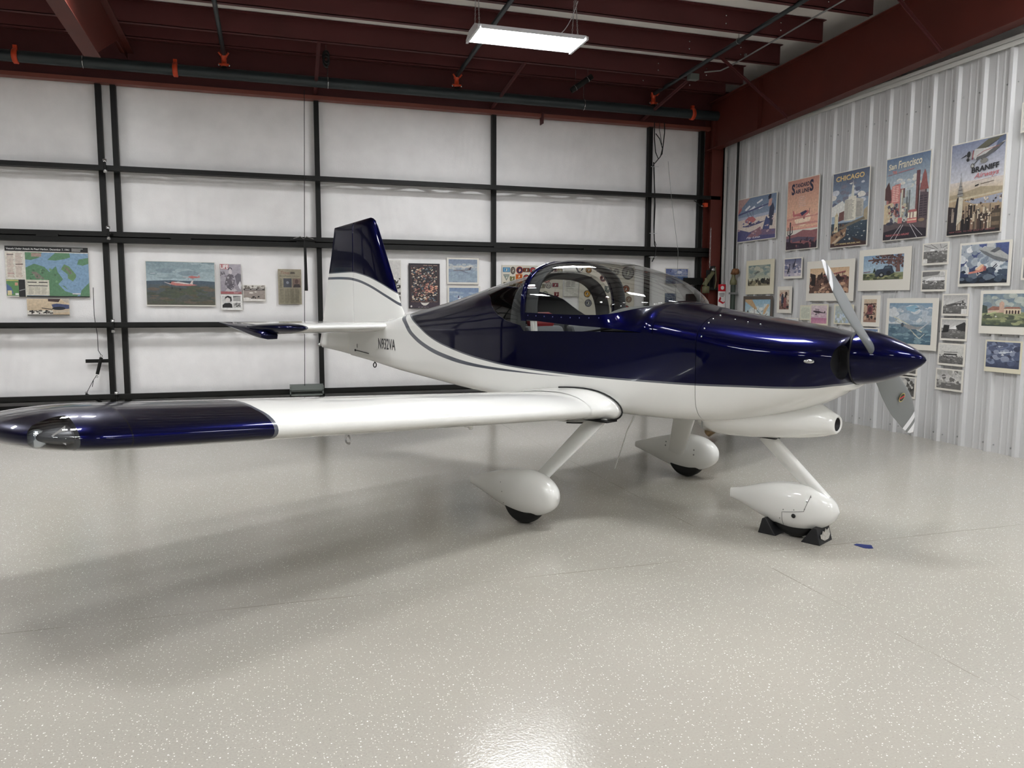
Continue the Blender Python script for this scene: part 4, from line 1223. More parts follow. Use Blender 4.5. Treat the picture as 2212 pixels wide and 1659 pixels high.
m = MB(); m.lathe([(0.075, 0), (0.105, 0.01), (0.105, 0.06), (0.075, 0.07), (0.03, 0.10), (0, 0.10)], (6.6, 0, 0), (1,0,0), 24); m.build('end_cap', M_BLACK, parent=t)
for i, (x, lab) in enumerate(((-0.5, 'black sprinkler branch pipe at upper left, rising from an orange tee'),
                              (2.5, 'black sprinkler branch pipe passing behind the hanging light fixture'),
                              (5.5, 'black sprinkler branch pipe at upper right, beside the thin conduit'))):
    b = pipe_thing('sprinkler_branch_pipe', lab, 'pipe', (x, 10.68, 4.315), 'sprinkler branch pipes')
    zt = lambda y: (0.235+0.036*(10.68-y))
    MB().tube([(0, 0.0, 0.20), (0, 0.0, 0.235), (0, -0.08, 0.24), (0, -17.0, 0.24+0.6)], 0.026 if i != 1 else 0.028, 14).build('pipe_run', M_PIPE, parent=b)
    MB().tube([(0, 0, 0.06), (0, 0, 0.13)], 0.034, 14).build('nipple', M_BLACK, parent=b)
    m = MB(); m.lathe([(0.034,0.09),(0.040,0.10),(0.040,0.125),(0.032,0.13),(0.030,0.20),(0.040,0.205),(0.040,0.24),(0.02,0.25),(0,0.25)], (0,0,0), (0,0,1), 16)
    for s in (-1, 1):
        m.tube([(s*0.035, -0.01, 0.112), (s*0.062, -0.01, 0.112)], 0.014, 8); m.tube([(s*0.032, -0.04, 0.21), (s*0.060, -0.06, 0.245)], 0.012, 8)
        m.lathe([(0.012,0),(0.012,0.012),(0,0.014)], (s*0.06, -0.01, 0.10), (s*0.3,-0.8,0.2), 8, mi=1)
    m.build('orange_tee', [M_ORANGE, M_CHROME], parent=b)
    for yy in ((-2.2, -5.4, -8.6) if i == 2 else (-3.0, -6.0)):
        z = 0.24+0.6*(-yy-0.08)/16.92
        m = MB(); pts = [(0.035*math.cos(a), yy, z+0.035*math.sin(a)) for a in [PI/2+2*PI*k/16 for k in range(16)]]
        m.tube(pts, 0.004, 6, closed=True); m.tube([(0, yy, z+0.03), (0, yy, z+0.20)], 0.004, 6)
        m.build('pipe_hanger', M_GALV, parent=b)
    for yy in ((-3.35, -6.4) if i == 2 else (-4.1,)):
        z = 0.24+0.6*(-yy-0.08)/16.92
        m = MB(); m.lathe([(0.018,0.02),(0.018,0.05),(0.010,0.055),(0.010,0.075)], (0,yy,z), (0,0,1), 10); m.tube([(-0.012,yy,z+0.07),(-0.016,yy,z+0.095),(0,yy,z+0.115)], 0.003, 5)
        m.tube([(0.012,yy,z+0.07),(0.016,yy,z+0.095),(0,yy,z+0.115)], 0.003, 5); m.lathe([(0.006,0.11),(0.018,0.115),(0.018,0.118),(0,0.12)], (0,yy,z), (0,0,1), 10)
        m.build('sprinkler_head', M_GALV, parent=b)
m = MB(); m.tube([(5.72, 9.62, 4.60), (5.86, 9.45, 4.585), (5.88, 9.2, 4.59), (5.88, 5.0, 4.74), (5.88, -6, 5.18)], 0.010, 8)
for yy in (8.9, 7.4, 6.0): m.box((5.865, yy-0.01, roof_z(yy)-0.002), (5.895, yy+0.01, roof_z(yy)+0.03))
m.v = [(a-5.88, b-9.45, c-4.6) for a, b, c in m.v]
o = m.build('electrical_conduit', M_GALV, loc=(5.88, 9.45, 4.6)); tag(o, 'thin bent metal conduit running beside the right sprinkler branch', 'conduit')
m = MB(); m.box((-0.07, -0.05, -0.04), (0.07, 0.05, 0.04)); o = m.build('junction_box', M_GREY, loc=(5.62, 9.75, 4.56), bevel=0.006); tag(o, 'small grey junction box on the purlin by the right sprinkler branch', 'junction box')
# short dark tube hung between the purlins
t = pipe_thing('hanging_tube', 'short dark tube hanging on wires below the purlins right of the light', 'tube', (4.03, 9.90, 4.38))
m = MB(); m.lathe([(0.03,-0.17),(0.036,-0.17),(0.036,0.17),(0.03,0.17),(0.028,0.0)], (0,0,0), (0.80,-0.2,0.57), 18, cap=False); m.build('tube_body', M_BLACK, parent=t)
for k in (-0.10, 0.10):
    d = Vector((0.80,-0.2,0.57)).normalized(); p = d*k
    m = MB(); a = d.cross(Vector((0,0,1))).normalized(); b = d.cross(a)
    m.tube([p+(a*math.cos(q)+b*math.sin(q))*0.039 for q in [2*PI*i/16 for i in range(16)]], 0.003, 5, closed=True); m.tube([p+Vector((0,0,0.03)), p+Vector((0,0,0.20-p.z))], 0.002, 5)
    m.build('hanging_wire', M_CHROME, parent=t)
# coiled black cable by the strut above the middle left post
t = pipe_thing('hose_coil', 'small coil of black hose hanging beside the strut above the door', 'hose', (0.72, 10.2, 4.52))
m = MB(); m.tube([(0.035*math.cos(q), 0.02*math.sin(q*0.5), 0.06*math.sin(q)-0.03*q/8) for q in [i*0.35 for i in range(70)]], 0.012, 7); m.build('hose_loops', M_CABLE, parent=t)
m = MB(); m.tube([(0,0,0.05),(0,0,0.12)], 0.004, 5); m.build('hook', M_CHROME, parent=t)

# ------------------------------------------------------------------ things on and by the door
t = pipe_thing('door_lift_cable', 'thin steel cable hanging from the header to the grey tray', 'cable', (0.47, 10.72, 4.2))
MB().tube([(0, -0.03, 0), (-0.085, -0.03, -3.87)], 0.0045, 6).build('cable_strand', M_CABLE, parent=t)
o = MB().prism([(-0.012, 0), (0.020, 0), (0.030, -0.66), (-0.012, -0.66)], -0.012, 0.012).build('door_prop_bar', M_BLACK, loc=(0.43, 10.75, 2.27)); tag(o, 'black flat steel bar hanging below the hinge rail beside the newspaper page', 'bar')
m = MB(); m.tube([(-0.13, 0, 0.0), (-0.04, 0, 0.03), (0.0, 0, 0.0), (0.04, 0, 0.03), (0.13, 0, 0.0)], 0.006, 6); m.box((-0.17, 0, -0.02), (0.17, 0.03, 0.02), 1)
o = m.build('cable_guide', [M_CHROME, M_BLACK], loc=(0.42, 10.80, 2.30)); tag(o, 'small wire cable guide clipped on the hinge rail above the black bar', 'guide')
t = pipe_thing('steel_tray', 'grey steel tray fixed on the bottom rail behind the near wing', 'tray', (0.41, 10.66, 0.21))
m = MB(); m.box((-0.22,-0.06,0.0),(0.22,-0.055,0.022)); m.box((-0.22,-0.06,0.0),(-0.205,0.06,0.13)); m.box((0.205,-0.06,0.0),(0.22,0.06,0.13)); m.box((-0.22,0.055,0.0),(0.22,0.06,0.145)); m.box((-0.22,-0.06,0.06),(0.22,-0.055,0.075)); m.prism([(-0.06,0.075),(0.06,0.145),(0.06,0.138),(-0.06,0.068)], -0.22, 0.22, axis='x')
m.build('tray_body', M_GREY, parent=t)
MB().box((-0.2,-0.055,0.0),(0.2,0.055,0.004)).build('tray_base', M_BLACK, parent=t)
# latch linkage beside the left posts
t = pipe_thing('door_latch_linkage', 'black turnbuckle latch linkage hanging left of the twin door posts', 'latch', (-2.09, 10.82, 0.78))
m = MB(); m.tube([(0.0,0,-0.03),(-0.055,0,-0.24)], 0.020, 10); m.build('turnbuckle', M_BLACK, parent=t)
m = MB(); m.tube([(-0.05,0,0.85),(-0.055,0,0.5),(-0.03,0,0.25),(-0.03,0,0.06),(0.0,0,0.0)], 0.004, 6); m.build('upper_cable', M_CABLE, parent=t)
m = MB(); m.tube([(-0.06,0,-0.25),(-0.10,0,-0.31),(-0.19,0,-0.48)], 0.004, 6); m.tube([(-0.10,0,-0.31),(-0.12,0,-0.40)], 0.004, 6); m.build('lower_cable', M_CABLE, parent=t)
m = MB(); m.bar((-0.20,0,-0.49), (-0.02,0,-0.60), 0.02, 0.03); m.build('lever', M_BLACK, parent=t)
m = MB()
for p in ((0,0,-0.01),(-0.062,0,-0.27),(-0.19,0,-0.475)): m.tube([(p[0]+0.012*math.cos(q), 0, p[2]+0.014*math.sin(q)) for q in [2*PI*i/10 for i in range(10)]], 0.004, 5, closed=True)
m.build('shackle', M_CHROME, parent=t)
o = MB().box((-0.26,-0.015,-0.022),(0,0.015,0.022)).build('door_stop_bar', M_BLACK, loc=(-2.03, 10.93, 0.70)); tag(o, 'short black horizontal bar welded to the left door post', 'bar')
# loose black cables on the right
t = pipe_thing('cable_bundle', 'black cables looped and tied along the right door post', 'cable', (5.62, 10.86, 4.15))
m = MB()
m.tube([(0.0,0,0.05),(-0.005,-0.02,-0.20),(0.02,-0.02,-0.40),(0.07,-0.02,-0.50),(0.13,-0.02,-0.42),(0.165,-0.02,-0.10),(0.17,0,0.05)], 0.008, 7)
m.tube([(0.02,-0.01,-0.12),(0.08,-0.03,-0.20),(0.13,-0.03,-0.34),(0.10,-0.03,-0.46),(0.0,-0.01,-0.58),(-0.02,0,-0.62)], 0.007, 7)
m.tube([(0.09,0,0.05),(0.08,-0.01,-0.06),(0.10,-0.01,-0.14),(0.13,-0.01,-0.28)], 0.004, 6)
m.build('cable_loops', M_CABLE, parent=t)
m = MB(); m.tube([(-0.01,-0.02,-0.55),(0.015,-0.03,-1.0),(0.012,-0.03,-1.5),(0.03,-0.03,-1.78),(0.06,-0.03,-1.85),(0.05,-0.03,-1.95),(0.0,-0.02,-2.05)], 0.009, 7)
m.tube([(0.0,-0.02,-0.6),(0.03,-0.03,-1.2),(0.02,-0.03,-1.7),(0.06,-0.03,-1.80)], 0.005, 6)
m.build('cable_run', M_CABLE, parent=t)
for z in (-0.62, -1.62, -1.98):
    m = MB(); m.tube([(-0.06,-0.035,z),(0.0,-0.05,z-0.004),(0.07,-0.035,z+0.003)], 0.004, 5); m.build('cable_tie', M_HOUS, parent=t)
t = pipe_thing('pull_rope', 'thin grey rope slanting down from the cable loops past the blue picture', 'rope', (5.78, 10.7, 3.6))
m = MB(); m.tube([(0,0,0),(0.08,0,-0.6),(0.21,0,-1.35),(0.205,0,-1.7),(0.17,0,-2.1)], 0.003, 5); m.build('rope_strand', M_GALV, parent=t)
# door lock motor on the corner column
t = pipe_thing('door_lock_unit', 'greenish metal door lock motor mounted on the corner column', 'motor', (6.52, 10.60, 1.82))
M_OLIVE = mat('olive_metal', rgb(92,90,62), 0.5, noise=0.2, nscale=20)
m = MB(); m.bar((-0.12,0,-0.08),(0.03,0,0.13), 0.05, 0.07, up=(0,1,0)); m.build('belt_guard', M_OLIVE, parent=t, bevel=0.01)
m = MB(); m.lathe([(0,0),(0.055,0.0),(0.055,0.10),(0.03,0.11),(0,0.11)], (-0.10,-0.02,-0.20), (0,0,1), 18); m.lathe([(0.02,0),(0.02,0.13)], (-0.10,-0.02,-0.10), (0,0,1), 10); m.build('motor', M_OLIVE, parent=t)
m = MB(); m.box((0.03,-0.03,-0.12),(0.05,0.10,0.22)); m.box((-0.03,0.0,-0.12),(-0.01,0.10,0.16)); m.box((-0.06,-0.02,-0.15),(0.14,0.10,-0.11)); m.tube([(0.05,-0.03,0.20),(0.06,-0.05,0.0),(0.05,-0.03,-0.13)], 0.008, 6, mi=1); m.build('bracket', [M_BLACK, M_OLIVE], parent=t)
m = MB(); m.lathe([(0,0),(0.025,0.0),(0.03,0.01),(0.0,0.02)], (-0.005,-0.05,0.16), (0,-1,0), 14); m.build('pulley', M_CHROME, parent=t)
m = MB(); m.tube([(-0.10,0,-0.22),(-0.30,0.1,-0.52)], 0.003, 5); m.build('cable_strand', M_CABLE, parent=t)
m = MB()
for i in range(22):
    z = 0.20+0.028*i; d = 0.010
    pts = [((-0.03)+(d*math.cos(q) if i % 2 else 0), (0 if i % 2 else d*math.cos(q)), z+0.018*math.sin(q)) for q in [2*PI*k/8 for k in range(8)]]
    m.tube(pts, 0.003, 4, closed=True)
m.build('chain', M_CHROME, parent=t)
# black door control box low by the right post
o = MB().box((-0.09,-0.05,-0.16),(0.09,0.05,0.16)).build('control_box', M_BLACK, loc=(6.36, 10.88, 1.45), bevel=0.01); tag(o, 'black box on the door frame right of the blue picture', 'box')
o = MB().box((-0.16,-0.03,-0.055),(0.16,0.03,0.055)).build('door_bracket', M_BLACK, loc=(6.38, 10.9, 1.81)); tag(o, 'black horizontal door bracket reaching to the lock motor', 'bracket')
# orange safety switch under the upper truss
m = MB(); m.box((-0.03,-0.03,-0.03),(0.03,0.03,0.03)); m.tube([(-0.03,0,0),(-0.08,0,-0.02),(-0.14,0,0.03),(-0.20,0,0.06)], 0.006, 6, mi=1); m.lathe([(0.012,0),(0.012,0.02),(0,0.02)], (-0.07,-0.02,-0.02), (0,-1,0), 10, mi=2)
o = m.build('limit_switch', [M_ORANGE, M_CABLE, M_CHROME], loc=(6.50, 10.80, 2.99)); tag(o, 'small orange switch hanging under the upper rail near the corner', 'switch')

# riser pipe and sign in the corner
t = pipe_thing('sprinkler_riser_pipe', 'dark green riser pipe with rusty valve beside the corner post', 'pipe', (6.69, 10.25, 0))
M_GREENP = mat('dark_green_pipe', rgb(44,54,46), 0.4, noise=0.15, nscale=6)
M_RUST = mat('rusty_valve', rgb(112,76,48), 0.7, noise=0.35, nscale=25)
MB().tube([(0.01,0,1.93),(0.01,0,3.93)], 0.018, 12).build('upper_pipe', M_BLACK, parent=t)
MB().tube([(0,0,0.0),(0,0,1.80)], 0.038, 16).build('lower_pipe', M_GREENP, parent=t)
m = MB(); m.lathe([(0.038,1.74),(0.052,1.75),(0.052,1.80),(0.036,1.83),(0.026,1.87),(0.03,1.93),(0.022,1.98),(0,1.98)], (0,0,0), (0,0,1), 16, mi=1); m.build('pipe_fitting', [M_GREENP, M_OLIVE], parent=t)
m = MB(); m.lathe([(0.02,-0.01),(0.05,0.0),(0.05,0.03),(0.02,0.05),(0.045,0.06),(0.045,0.07),(0,0.075)], (0,-0.01,1.94), (0.2,-1,0), 12); m.lathe([(0.03,0),(0.045,0.01),(0.03,0.05),(0.03,0.06)], (0,0,1.90), (0,0,1), 12); m.build('valve', M_RUST, parent=t)
m = MB(); m.lathe([(0.038,0),(0.055,0.01),(0.055,0.04),(0.038,0.05)], (0,0,1.27), (0,0,1), 14); m.build('pipe_flange', M_RUST, parent=t)
m = MB(); m.box((-0.045,-0.045,1.60),(0.06,0.045,1.63)); m.tube([(0.0,-0.05,1.60),(0.0,-0.09,1.60)], 0.006, 6); m.build('pipe_clamp', M_GALV, parent=t)
t = pipe_thing('fire_equipment_sign', 'red and white fire sign hanging beside the dark green riser pipe', 'sign', (6.70, 10.57, 1.58))
M_SIGNW = mat('sign_white', rgb(225,222,220), 0.4); M_SIGNR = mat('sign_red', rgb(185,24,38), 0.4); M_INK = mat('black_ink', rgb(25,25,28), 0.6)
MB().box((-0.065,0,-0.18),(0.065,0.004,0.18)).build('sign_panel', M_SIGNW, parent=t)
m = MB(); m.box((-0.065,-0.001,0.07),(0.065,0.0,0.18)); m.prism([(-0.055,-0.065),(-0.03,-0.03),(-0.01,-0.05),(-0.02,-0.075),(0.03,-0.10),(0.06,-0.085),(0.06,-0.10),(0.02,-0.125),(-0.03,-0.10),(-0.055,-0.09)], -0.001, 0.0)
m.lathe([(0.016,0),(0.016,0.001)], (-0.025,0,-0.035), (0,-1,0), 12)
m.build('red_symbol', M_SIGNR, parent=t)
m = MB(); m.lathe([(0.030,0.001),(0.030,0.0015)], (0.008,0,0.125), (0,-1,0), 20); m.build('round_emblem', M_SIGNW, parent=t)
m = MB()
for z, w in ((0.035,0.045),(0.015,0.045),(-0.005,0.032)): 
    for q in range(5): m.box((-w+q*w*0.42,-0.001,z-0.005),(-w+q*w*0.42+w*0.32,0,z+0.005))
m.build('lettering', M_INK, parent=t)
# scrap of tape on the floor
m = MB(); m.add([(-0.045,0.035,0.0015),(-0.012,0.05,0.0015),(0.055,0.0,0.0015),(0.02,-0.055,0.0015),(-0.005,-0.05,0.004),(-0.03,-0.035,0.0015)], [(0,1,2,3,4,5)])
m.add([(-0.045,0.035,0.0003),(-0.012,0.05,0.0003),(0.055,0.0,0.0003),(0.02,-0.055,0.0003),(-0.005,-0.05,0.0003),(-0.03,-0.035,0.0003)], [(5,4,3,2,1,0)])
m.add([(-0.045,0.035,0.0015),(-0.012,0.05,0.0015),(0.055,0.0,0.0015),(0.02,-0.055,0.0015),(-0.005,-0.05,0.004),(-0.03,-0.035,0.0015)]+[(-0.045,0.035,0.0003),(-0.012,0.05,0.0003),(0.055,0.0,0.0003),(0.02,-0.055,0.0003),(-0.005,-0.05,0.0003),(-0.03,-0.035,0.0003)], [(i,(i+1)%6,(i+1)%6+6,i+6) for i in range(6)])
o = m.build('tape_scrap', mat('blue_tape', rgb(28,44,110), 0.5), loc=(3.373, 3.685, 0.0)); tag(o, 'torn scrap of blue tape on the floor in front of the nose wheel', 'tape')
# ------------------------------------------------------------------ prints and posters on the walls
def art_mat():
    m = bpy.data.materials.new('printed_picture'); m.use_nodes = True
    nt = m.node_tree; N = nt.nodes; L = nt.links; b = N['Principled BSDF']
    at = N.new('ShaderNodeAttribute'); at.attribute_name = 'Col'
    tc = N.new('ShaderNodeTexCoord'); n = N.new('ShaderNodeTexNoise'); n.inputs['Scale'].default_value = 38; n.inputs['Detail'].default_value = 8; n.inputs['Roughness'].default_value = 0.65
    L.new(tc.outputs['Object'], n.inputs['Vector'])
    r = N.new('ShaderNodeMapRange'); r.inputs[1].default_value = 0.3; r.inputs[2].default_value = 0.7; r.inputs[3].default_value = 0.80; r.inputs[4].default_value = 1.14; 
    L.new(n.outputs['Fac'], r.inputs[0])
    h = N.new('ShaderNodeHueSaturation'); h.inputs['Saturation'].default_value = 0.72; L.new(at.outputs['Color'], h.inputs['Color']); L.new(r.outputs[0], h.inputs['Value'])
    L.new(h.outputs[0], b.inputs['Base Color']); b.inputs['Roughness'].default_value = 0.45
    return m
M_ART = art_mat()
M_MAT_W = mat('white_mount_board', rgb(222,218,208), 0.6)
M_MAT_C = mat('cream_mount_board', rgb(214,208,186), 0.6)
M_MAT_G = mat('grey_brown_mount_board', rgb(92,84,78), 0.6)
M_MAT_K = mat('black_mount_board', rgb(30,30,34), 0.6)

def clip_unit(poly):
    def cl(P, ins, inter):
        out = []
        for i in range(len(P)):
            a, b = P[i], P[(i+1) % len(P)]
            ia, ib = ins(a), ins(b)
            if ia: out.append(a)
            if ia != ib: out.append(inter(a, b))
        return out
    for ax, lim, sg in ((0,0,1),(0,1,-1),(1,0,1),(1,1,-1)):
        if len(poly) < 3: return []
        poly = cl(poly, lambda p: sg*(p[ax]-lim) >= 0, lambda a, b: tuple(a[k]+(b[k]-a[k])*((lim-a[ax])/(b[ax]-a[ax])) for k in (0,1)))
    return poly if len(poly) > 2 else []
SIL = {  # silhouettes, nose to the left, unit length
 'mono': [(-.5,.0),(-.47,.05),(-.36,.07),(-.2,.09),(-.05,.10),(.1,.06),(.38,.035),(.40,.15),(.47,.15),(.5,.0),(.38,-.02),(.0,-.06),(-.3,-.07),(-.45,-.05)],
 'jet': [(-.5,-.01),(-.46,.03),(-.38,.045),(.30,.045),(.40,.18),(.47,.18),(.45,.04),(.5,.03),(.40,-.02),(-.40,-.035)],
 'heli': [(-.2,.05),(.0,.12),(.15,.08),(.5,.10),(.5,.06),(.15,-.02),(-.1,-.05)],
}
def sil(name, c, s, t, size, ang=0, asp=1.0, flip=1):
    ca, sa = math.cos(math.radians(ang)), math.sin(math.radians(ang))
    return ('p', c, [(s+flip*(x*ca-y*sa)*size, t+(x*sa+y*ca)*size*asp) for x, y in SIL[name]])
def bip(c, s, t, size, ang=0, asp=1.0, flip=1):
    """side-on biplane: body, two wings, struts, wheel"""
    out = [sil('mono', c, s, t, size, ang, asp, flip)]
    ca, sa = math.cos(math.radians(ang)), math.sin(math.radians(ang))
    def R(P): return [(s+flip*(x*ca-y*sa)*size, t+(x*sa+y*ca)*size*asp) for x, y in P]
    out.append(('p', c, R([(-.36,.17),(-.02,.17),(-.02,.21),(-.36,.21)]))); out.append(('p', c, R([(-.30,-.10),(.03,-.10),(.03,-.06),(-.30,-.06)])))
    for x in (-.30,-.08): out.append(('p', c, R([(x,-.08),(x+.02,-.08),(x+.02,.18),(x,.18)])))
    out.append(('e', c, s+flip*(-.22*ca+.2*sa)*size, t+(-.22*sa-.2*ca)*size*asp, .06*size, .06*size*asp))
    return out
def poster(name, label, cat, wall, a0, a1, z0, z1, art, border=(0.012,)*4, mount=None, group=None, thick=0.006, rot=0.0, dy=0.0):
    """wall 'R': a is world y (left edge first); wall 'B': a is world x. border: left, right, bottom, top in metres"""
    w = abs(a1-a0); h = z1-z0; ac = (a0+a1)/2; zc = (z0+z1)/2
    if wall == 'R': t = empty(name, (6.742-dy, ac, zc), -PI/2)
    else: t = empty(name, (ac, 10.978-dy, zc), 0)
    if rot: t.rotation_euler = (0, math.radians(rot), t.rotation_euler.z)
    tag(t, label, cat, group)
    mount = mount or M_MAT_W
    MB().box((-w/2, -thick, -h/2), (w/2, 0, h/2)).build('mount_board', mount, parent=t)
    bl, br, bb, bt = border
    pw = w-bl-br; ph = h-bb-bt; ox = -w/2+bl; oz = -h/2+bb
    V = []; F = []; C = []
    lay = [0]
    def put(poly, cols):
        y = -thick-0.0006-0.00003*lay[0]; lay[0] += 1
        o = len(V)
        for (s, q) in poly: V.append((ox+s*pw, y, oz+q*ph))
        F.append(tuple(range(o, o+len(poly)))); C.append(cols)
    asp = pw/ph
    for op in art:
        k = op[0]
        if k == 'g':
            c1, c2 = rgb(*op[1]), rgb(*op[2]); t0, t1 = (op[3], op[4]) if len(op) > 3 else (0, 1)
            put([(0,t0),(1,t0),(1,t1),(0,t1)], [c2, c2, c1, c1])
        elif k == 'p':
            P_ = clip_unit(op[2])
            if P_: put(P_, [rgb(*op[1])]*len(P_))
        elif k == 'e':
            c, s, q, rs, rq = op[1:6]; P_ = clip_unit([(s+rs*math.cos(2*PI*i/18), q+rq*math.sin(2*PI*i/18)) for i in range(18)])
            if P_: put(P_, [rgb(*c)]*len(P_))
        elif k == 'L':
            c, pts, wd = op[1:4]
            for (a, b) in zip(pts[:-1], pts[1:]):
                d = Vector((b[0]-a[0], (b[1]-a[1])/asp)); 
                if d.length < 1e-6: continue
                d.normalize(); nx, ny = -d.y*wd/2, d.x*wd/2*asp
                P_ = clip_unit([(a[0]-nx, a[1]-ny),(b[0]-nx, b[1]-ny),(b[0]+nx, b[1]+ny),(a[0]+nx, a[1]+ny)])
                if P_: put(P_, [rgb(*c)]*len(P_))
        elif k == 'n':
            seed, cnt, cols, s0, q0, s1, q1, sz = op[1:9]; ar = op[9] if len(op) > 9 else 1.0
            r = random.Random(seed)
            for _ in range(cnt):
                s = r.uniform(s0, s1); q = r.uniform(q0, q1); ra = sz*r.uniform(.4, 1.2); n_ = r.choice((4,5,6,7)) if sz < .05 else r.choice((9,11,13)); ph_ = r.uniform(0, 6); j0, j1 = (.7, 1.2) if sz < .05 else (.86, 1.1)
                c = r.choice(cols); P_ = clip_unit([(s+ra*math.cos(ph_+2*PI*i/n_)*r.uniform(j0, j1), q+ra*asp*ar*math.sin(ph_+2*PI*i/n_)*r.uniform(j0, j1)) for i in range(n_)])
                if P_: put(P_, [rgb(*c)]*len(P_))
        elif k == 'b':   # rows of building blocks: seed, count, colours, base, max height
            seed, cnt, cols, s0, s1, q0, hmin, hmax = op[1:9]; r = random.Random(seed)
            for i in range(cnt):
                s = s0+(s1-s0)*r.random(); wd = (s1-s0)*r.uniform(.6,1.4)/cnt*1.6; hh = r.uniform(hmin, hmax); c = r.choice(cols)
                P_ = clip_unit([(s,q0),(s+wd,q0),(s+wd,q0+hh),(s,q0+hh)])
                if P_: put(P_, [rgb(*c)]*len(P_))
                c2 = tuple(int(x*.6) for x in c); P_ = clip_unit([(s+wd*.6,q0),(s+wd,q0),(s+wd,q0+hh),(s+wd*.6,q0+hh)])
                if P_: put(P_, [rgb(*c2)]*len(P_))
        elif k == 't':
            c, txt, s0, q0, s1, q1 = op[1:7]; bold = op[7] if len(op) > 7 else 0.0; sh = op[8] if len(op) > 8 else 0.0; rise = op[9] if len(op) > 9 else 0.0
            tv2, tf2 = text_geo(txt, bold, sh)
            y = -thick-0.0006-0.00003*lay[0]; lay[0] += 1; o = len(V); cc = rgb(*c)
            for (x, yy) in tv2: V.append((ox+(s0+(s1-s0)*x)*pw, y, oz+(q0+(q1-q0)*yy+rise*x)*ph))
            for f in tf2: F.append(tuple(i+o for i in f)); C.append([cc]*len(f))
        elif k == 'lines':  # fine print: colour, s0,s1,q0,q1,rows,cols
            c, s0, s1, q0, q1, nr, nc = op[1:8]; r = random.Random(nr*7+nc)
            for j in range(nc):
                for i in range(nr):
                    wd = (s1-s0)/nc; a = s0+wd*j; e = a+wd*0.88*r.uniform(.75, 1); q = q1-(q1-q0)*(i+.5)/nr; hq = (q1-q0)/nr*0.22
                    put([(a,q-hq),(e,q-hq),(e,q+hq),(a,q+hq)], [rgb(*c)]*4)
    me = bpy.data.meshes.new('print'); me.from_pydata(V, [], F)
    att = me.color_attributes.new('Col', 'FLOAT_COLOR', 'CORNER')
    flat = []
    for c in C:
        for q in c: flat += [q[0], q[1], q[2], 1.0]
    att.data.foreach_set('color', flat)
    me.materials.append(M_ART); me.update()
    o = bpy.data.objects.new('print', me); COL.objects.link(o); o.parent = t
    return t
W_ = (232,230,224); K_ = (22,22,26)
SKY1 = (70,105,150); SKY2 = (170,190,205)
GT = 'travel posters on the ribbed wall'
# --- row of five large travel posters
poster('travel_poster', 'landscape poster of a red biplane and two people, nearest the corner post', 'poster', 'R', 10.258, 9.318, 2.371, 3.011,
 [('g',(92,122,160),(150,170,195)),('p',(190,140,130),[(0,1),(.32,1),(.1,.8),(0,.72)]),('p',(190,60,50),[(0,.72),(.08,.82),(.1,.76),(0,.64)]),
  ('p',(235,235,240),[(.18,.74),(.30,.83),(.34,.80),(.22,.71)]),('p',(235,235,240),[(.30,.72),(.44,.80),(.47,.76),(.33,.68)]),('p',(235,235,240),[(.50,.86),(.64,.93),(.66,.89),(.52,.83)]),('p',(235,235,240),[(.55,.72),(.66,.79),(.70,.75),(.58,.70)]),
  ('p',(170,180,205),[(0,.56),(1,.62),(1,.5),(0,.5)]),('p',(225,205,190),[(0,.5),(1,.55),(1,.2),(0,.2)]),('p',(62,68,130),[(0,.66),(.8,.80),(.8,.77),(0,.62)]),
  ('L',(90,95,130),[(.25,.66),(.30,.52)],.012),('L',(90,95,130),[(.40,.69),(.42,.52)],.012),('L',(90,95,130),[(.30,.68),(.40,.54)],.01),
  ('p',(190,50,55),[(.20,.50),(.30,.56),(.42,.55),(.50,.47),(.44,.42),(.30,.40),(.2,.44)]),('e',(40,40,80),.34,.38,.04,.05),('p',(75,70,120),[(.12,.34),(.45,.40),(.75,.42),(.6,.37),(.3,.32)]),
  ('p',(30,30,60),[(.80,.88),(.86,.90),(.88,.98),(.84,1),(.80,.96)]),('p',(205,140,120),[(.80,.72),(.88,.74),(.90,.90),(.82,.88)]),('p',(52,58,92),[(.80,.30),(.92,.28),(.96,.66),(.92,.80),(.84,.70)]),
  ('p',(36,60,130),[(.66,.18),(.84,.14),(.86,.40),(.76,.52),(.72,.40)]),('p',(120,90,130),[(0,.12),(.5,.24),(1,.2),(1,0),(0,0)]),('p',(60,60,130),[(0,0),(1,0),(1,.08),(.6,.1),(.2,.24),(0,.3)]),('p',(150,90,110),[(.25,.08),(.45,.22),(.62,.30),(.66,.14),(.55,.06)]),
  ('n',4,30,[(80,80,150),(190,150,160),(230,210,200)],0,.1,1,.5,.03,.5),('t',(225,225,240),'Fly Line',.25,.03,.62,.085,.02,.3)], border=(.012,)*4)
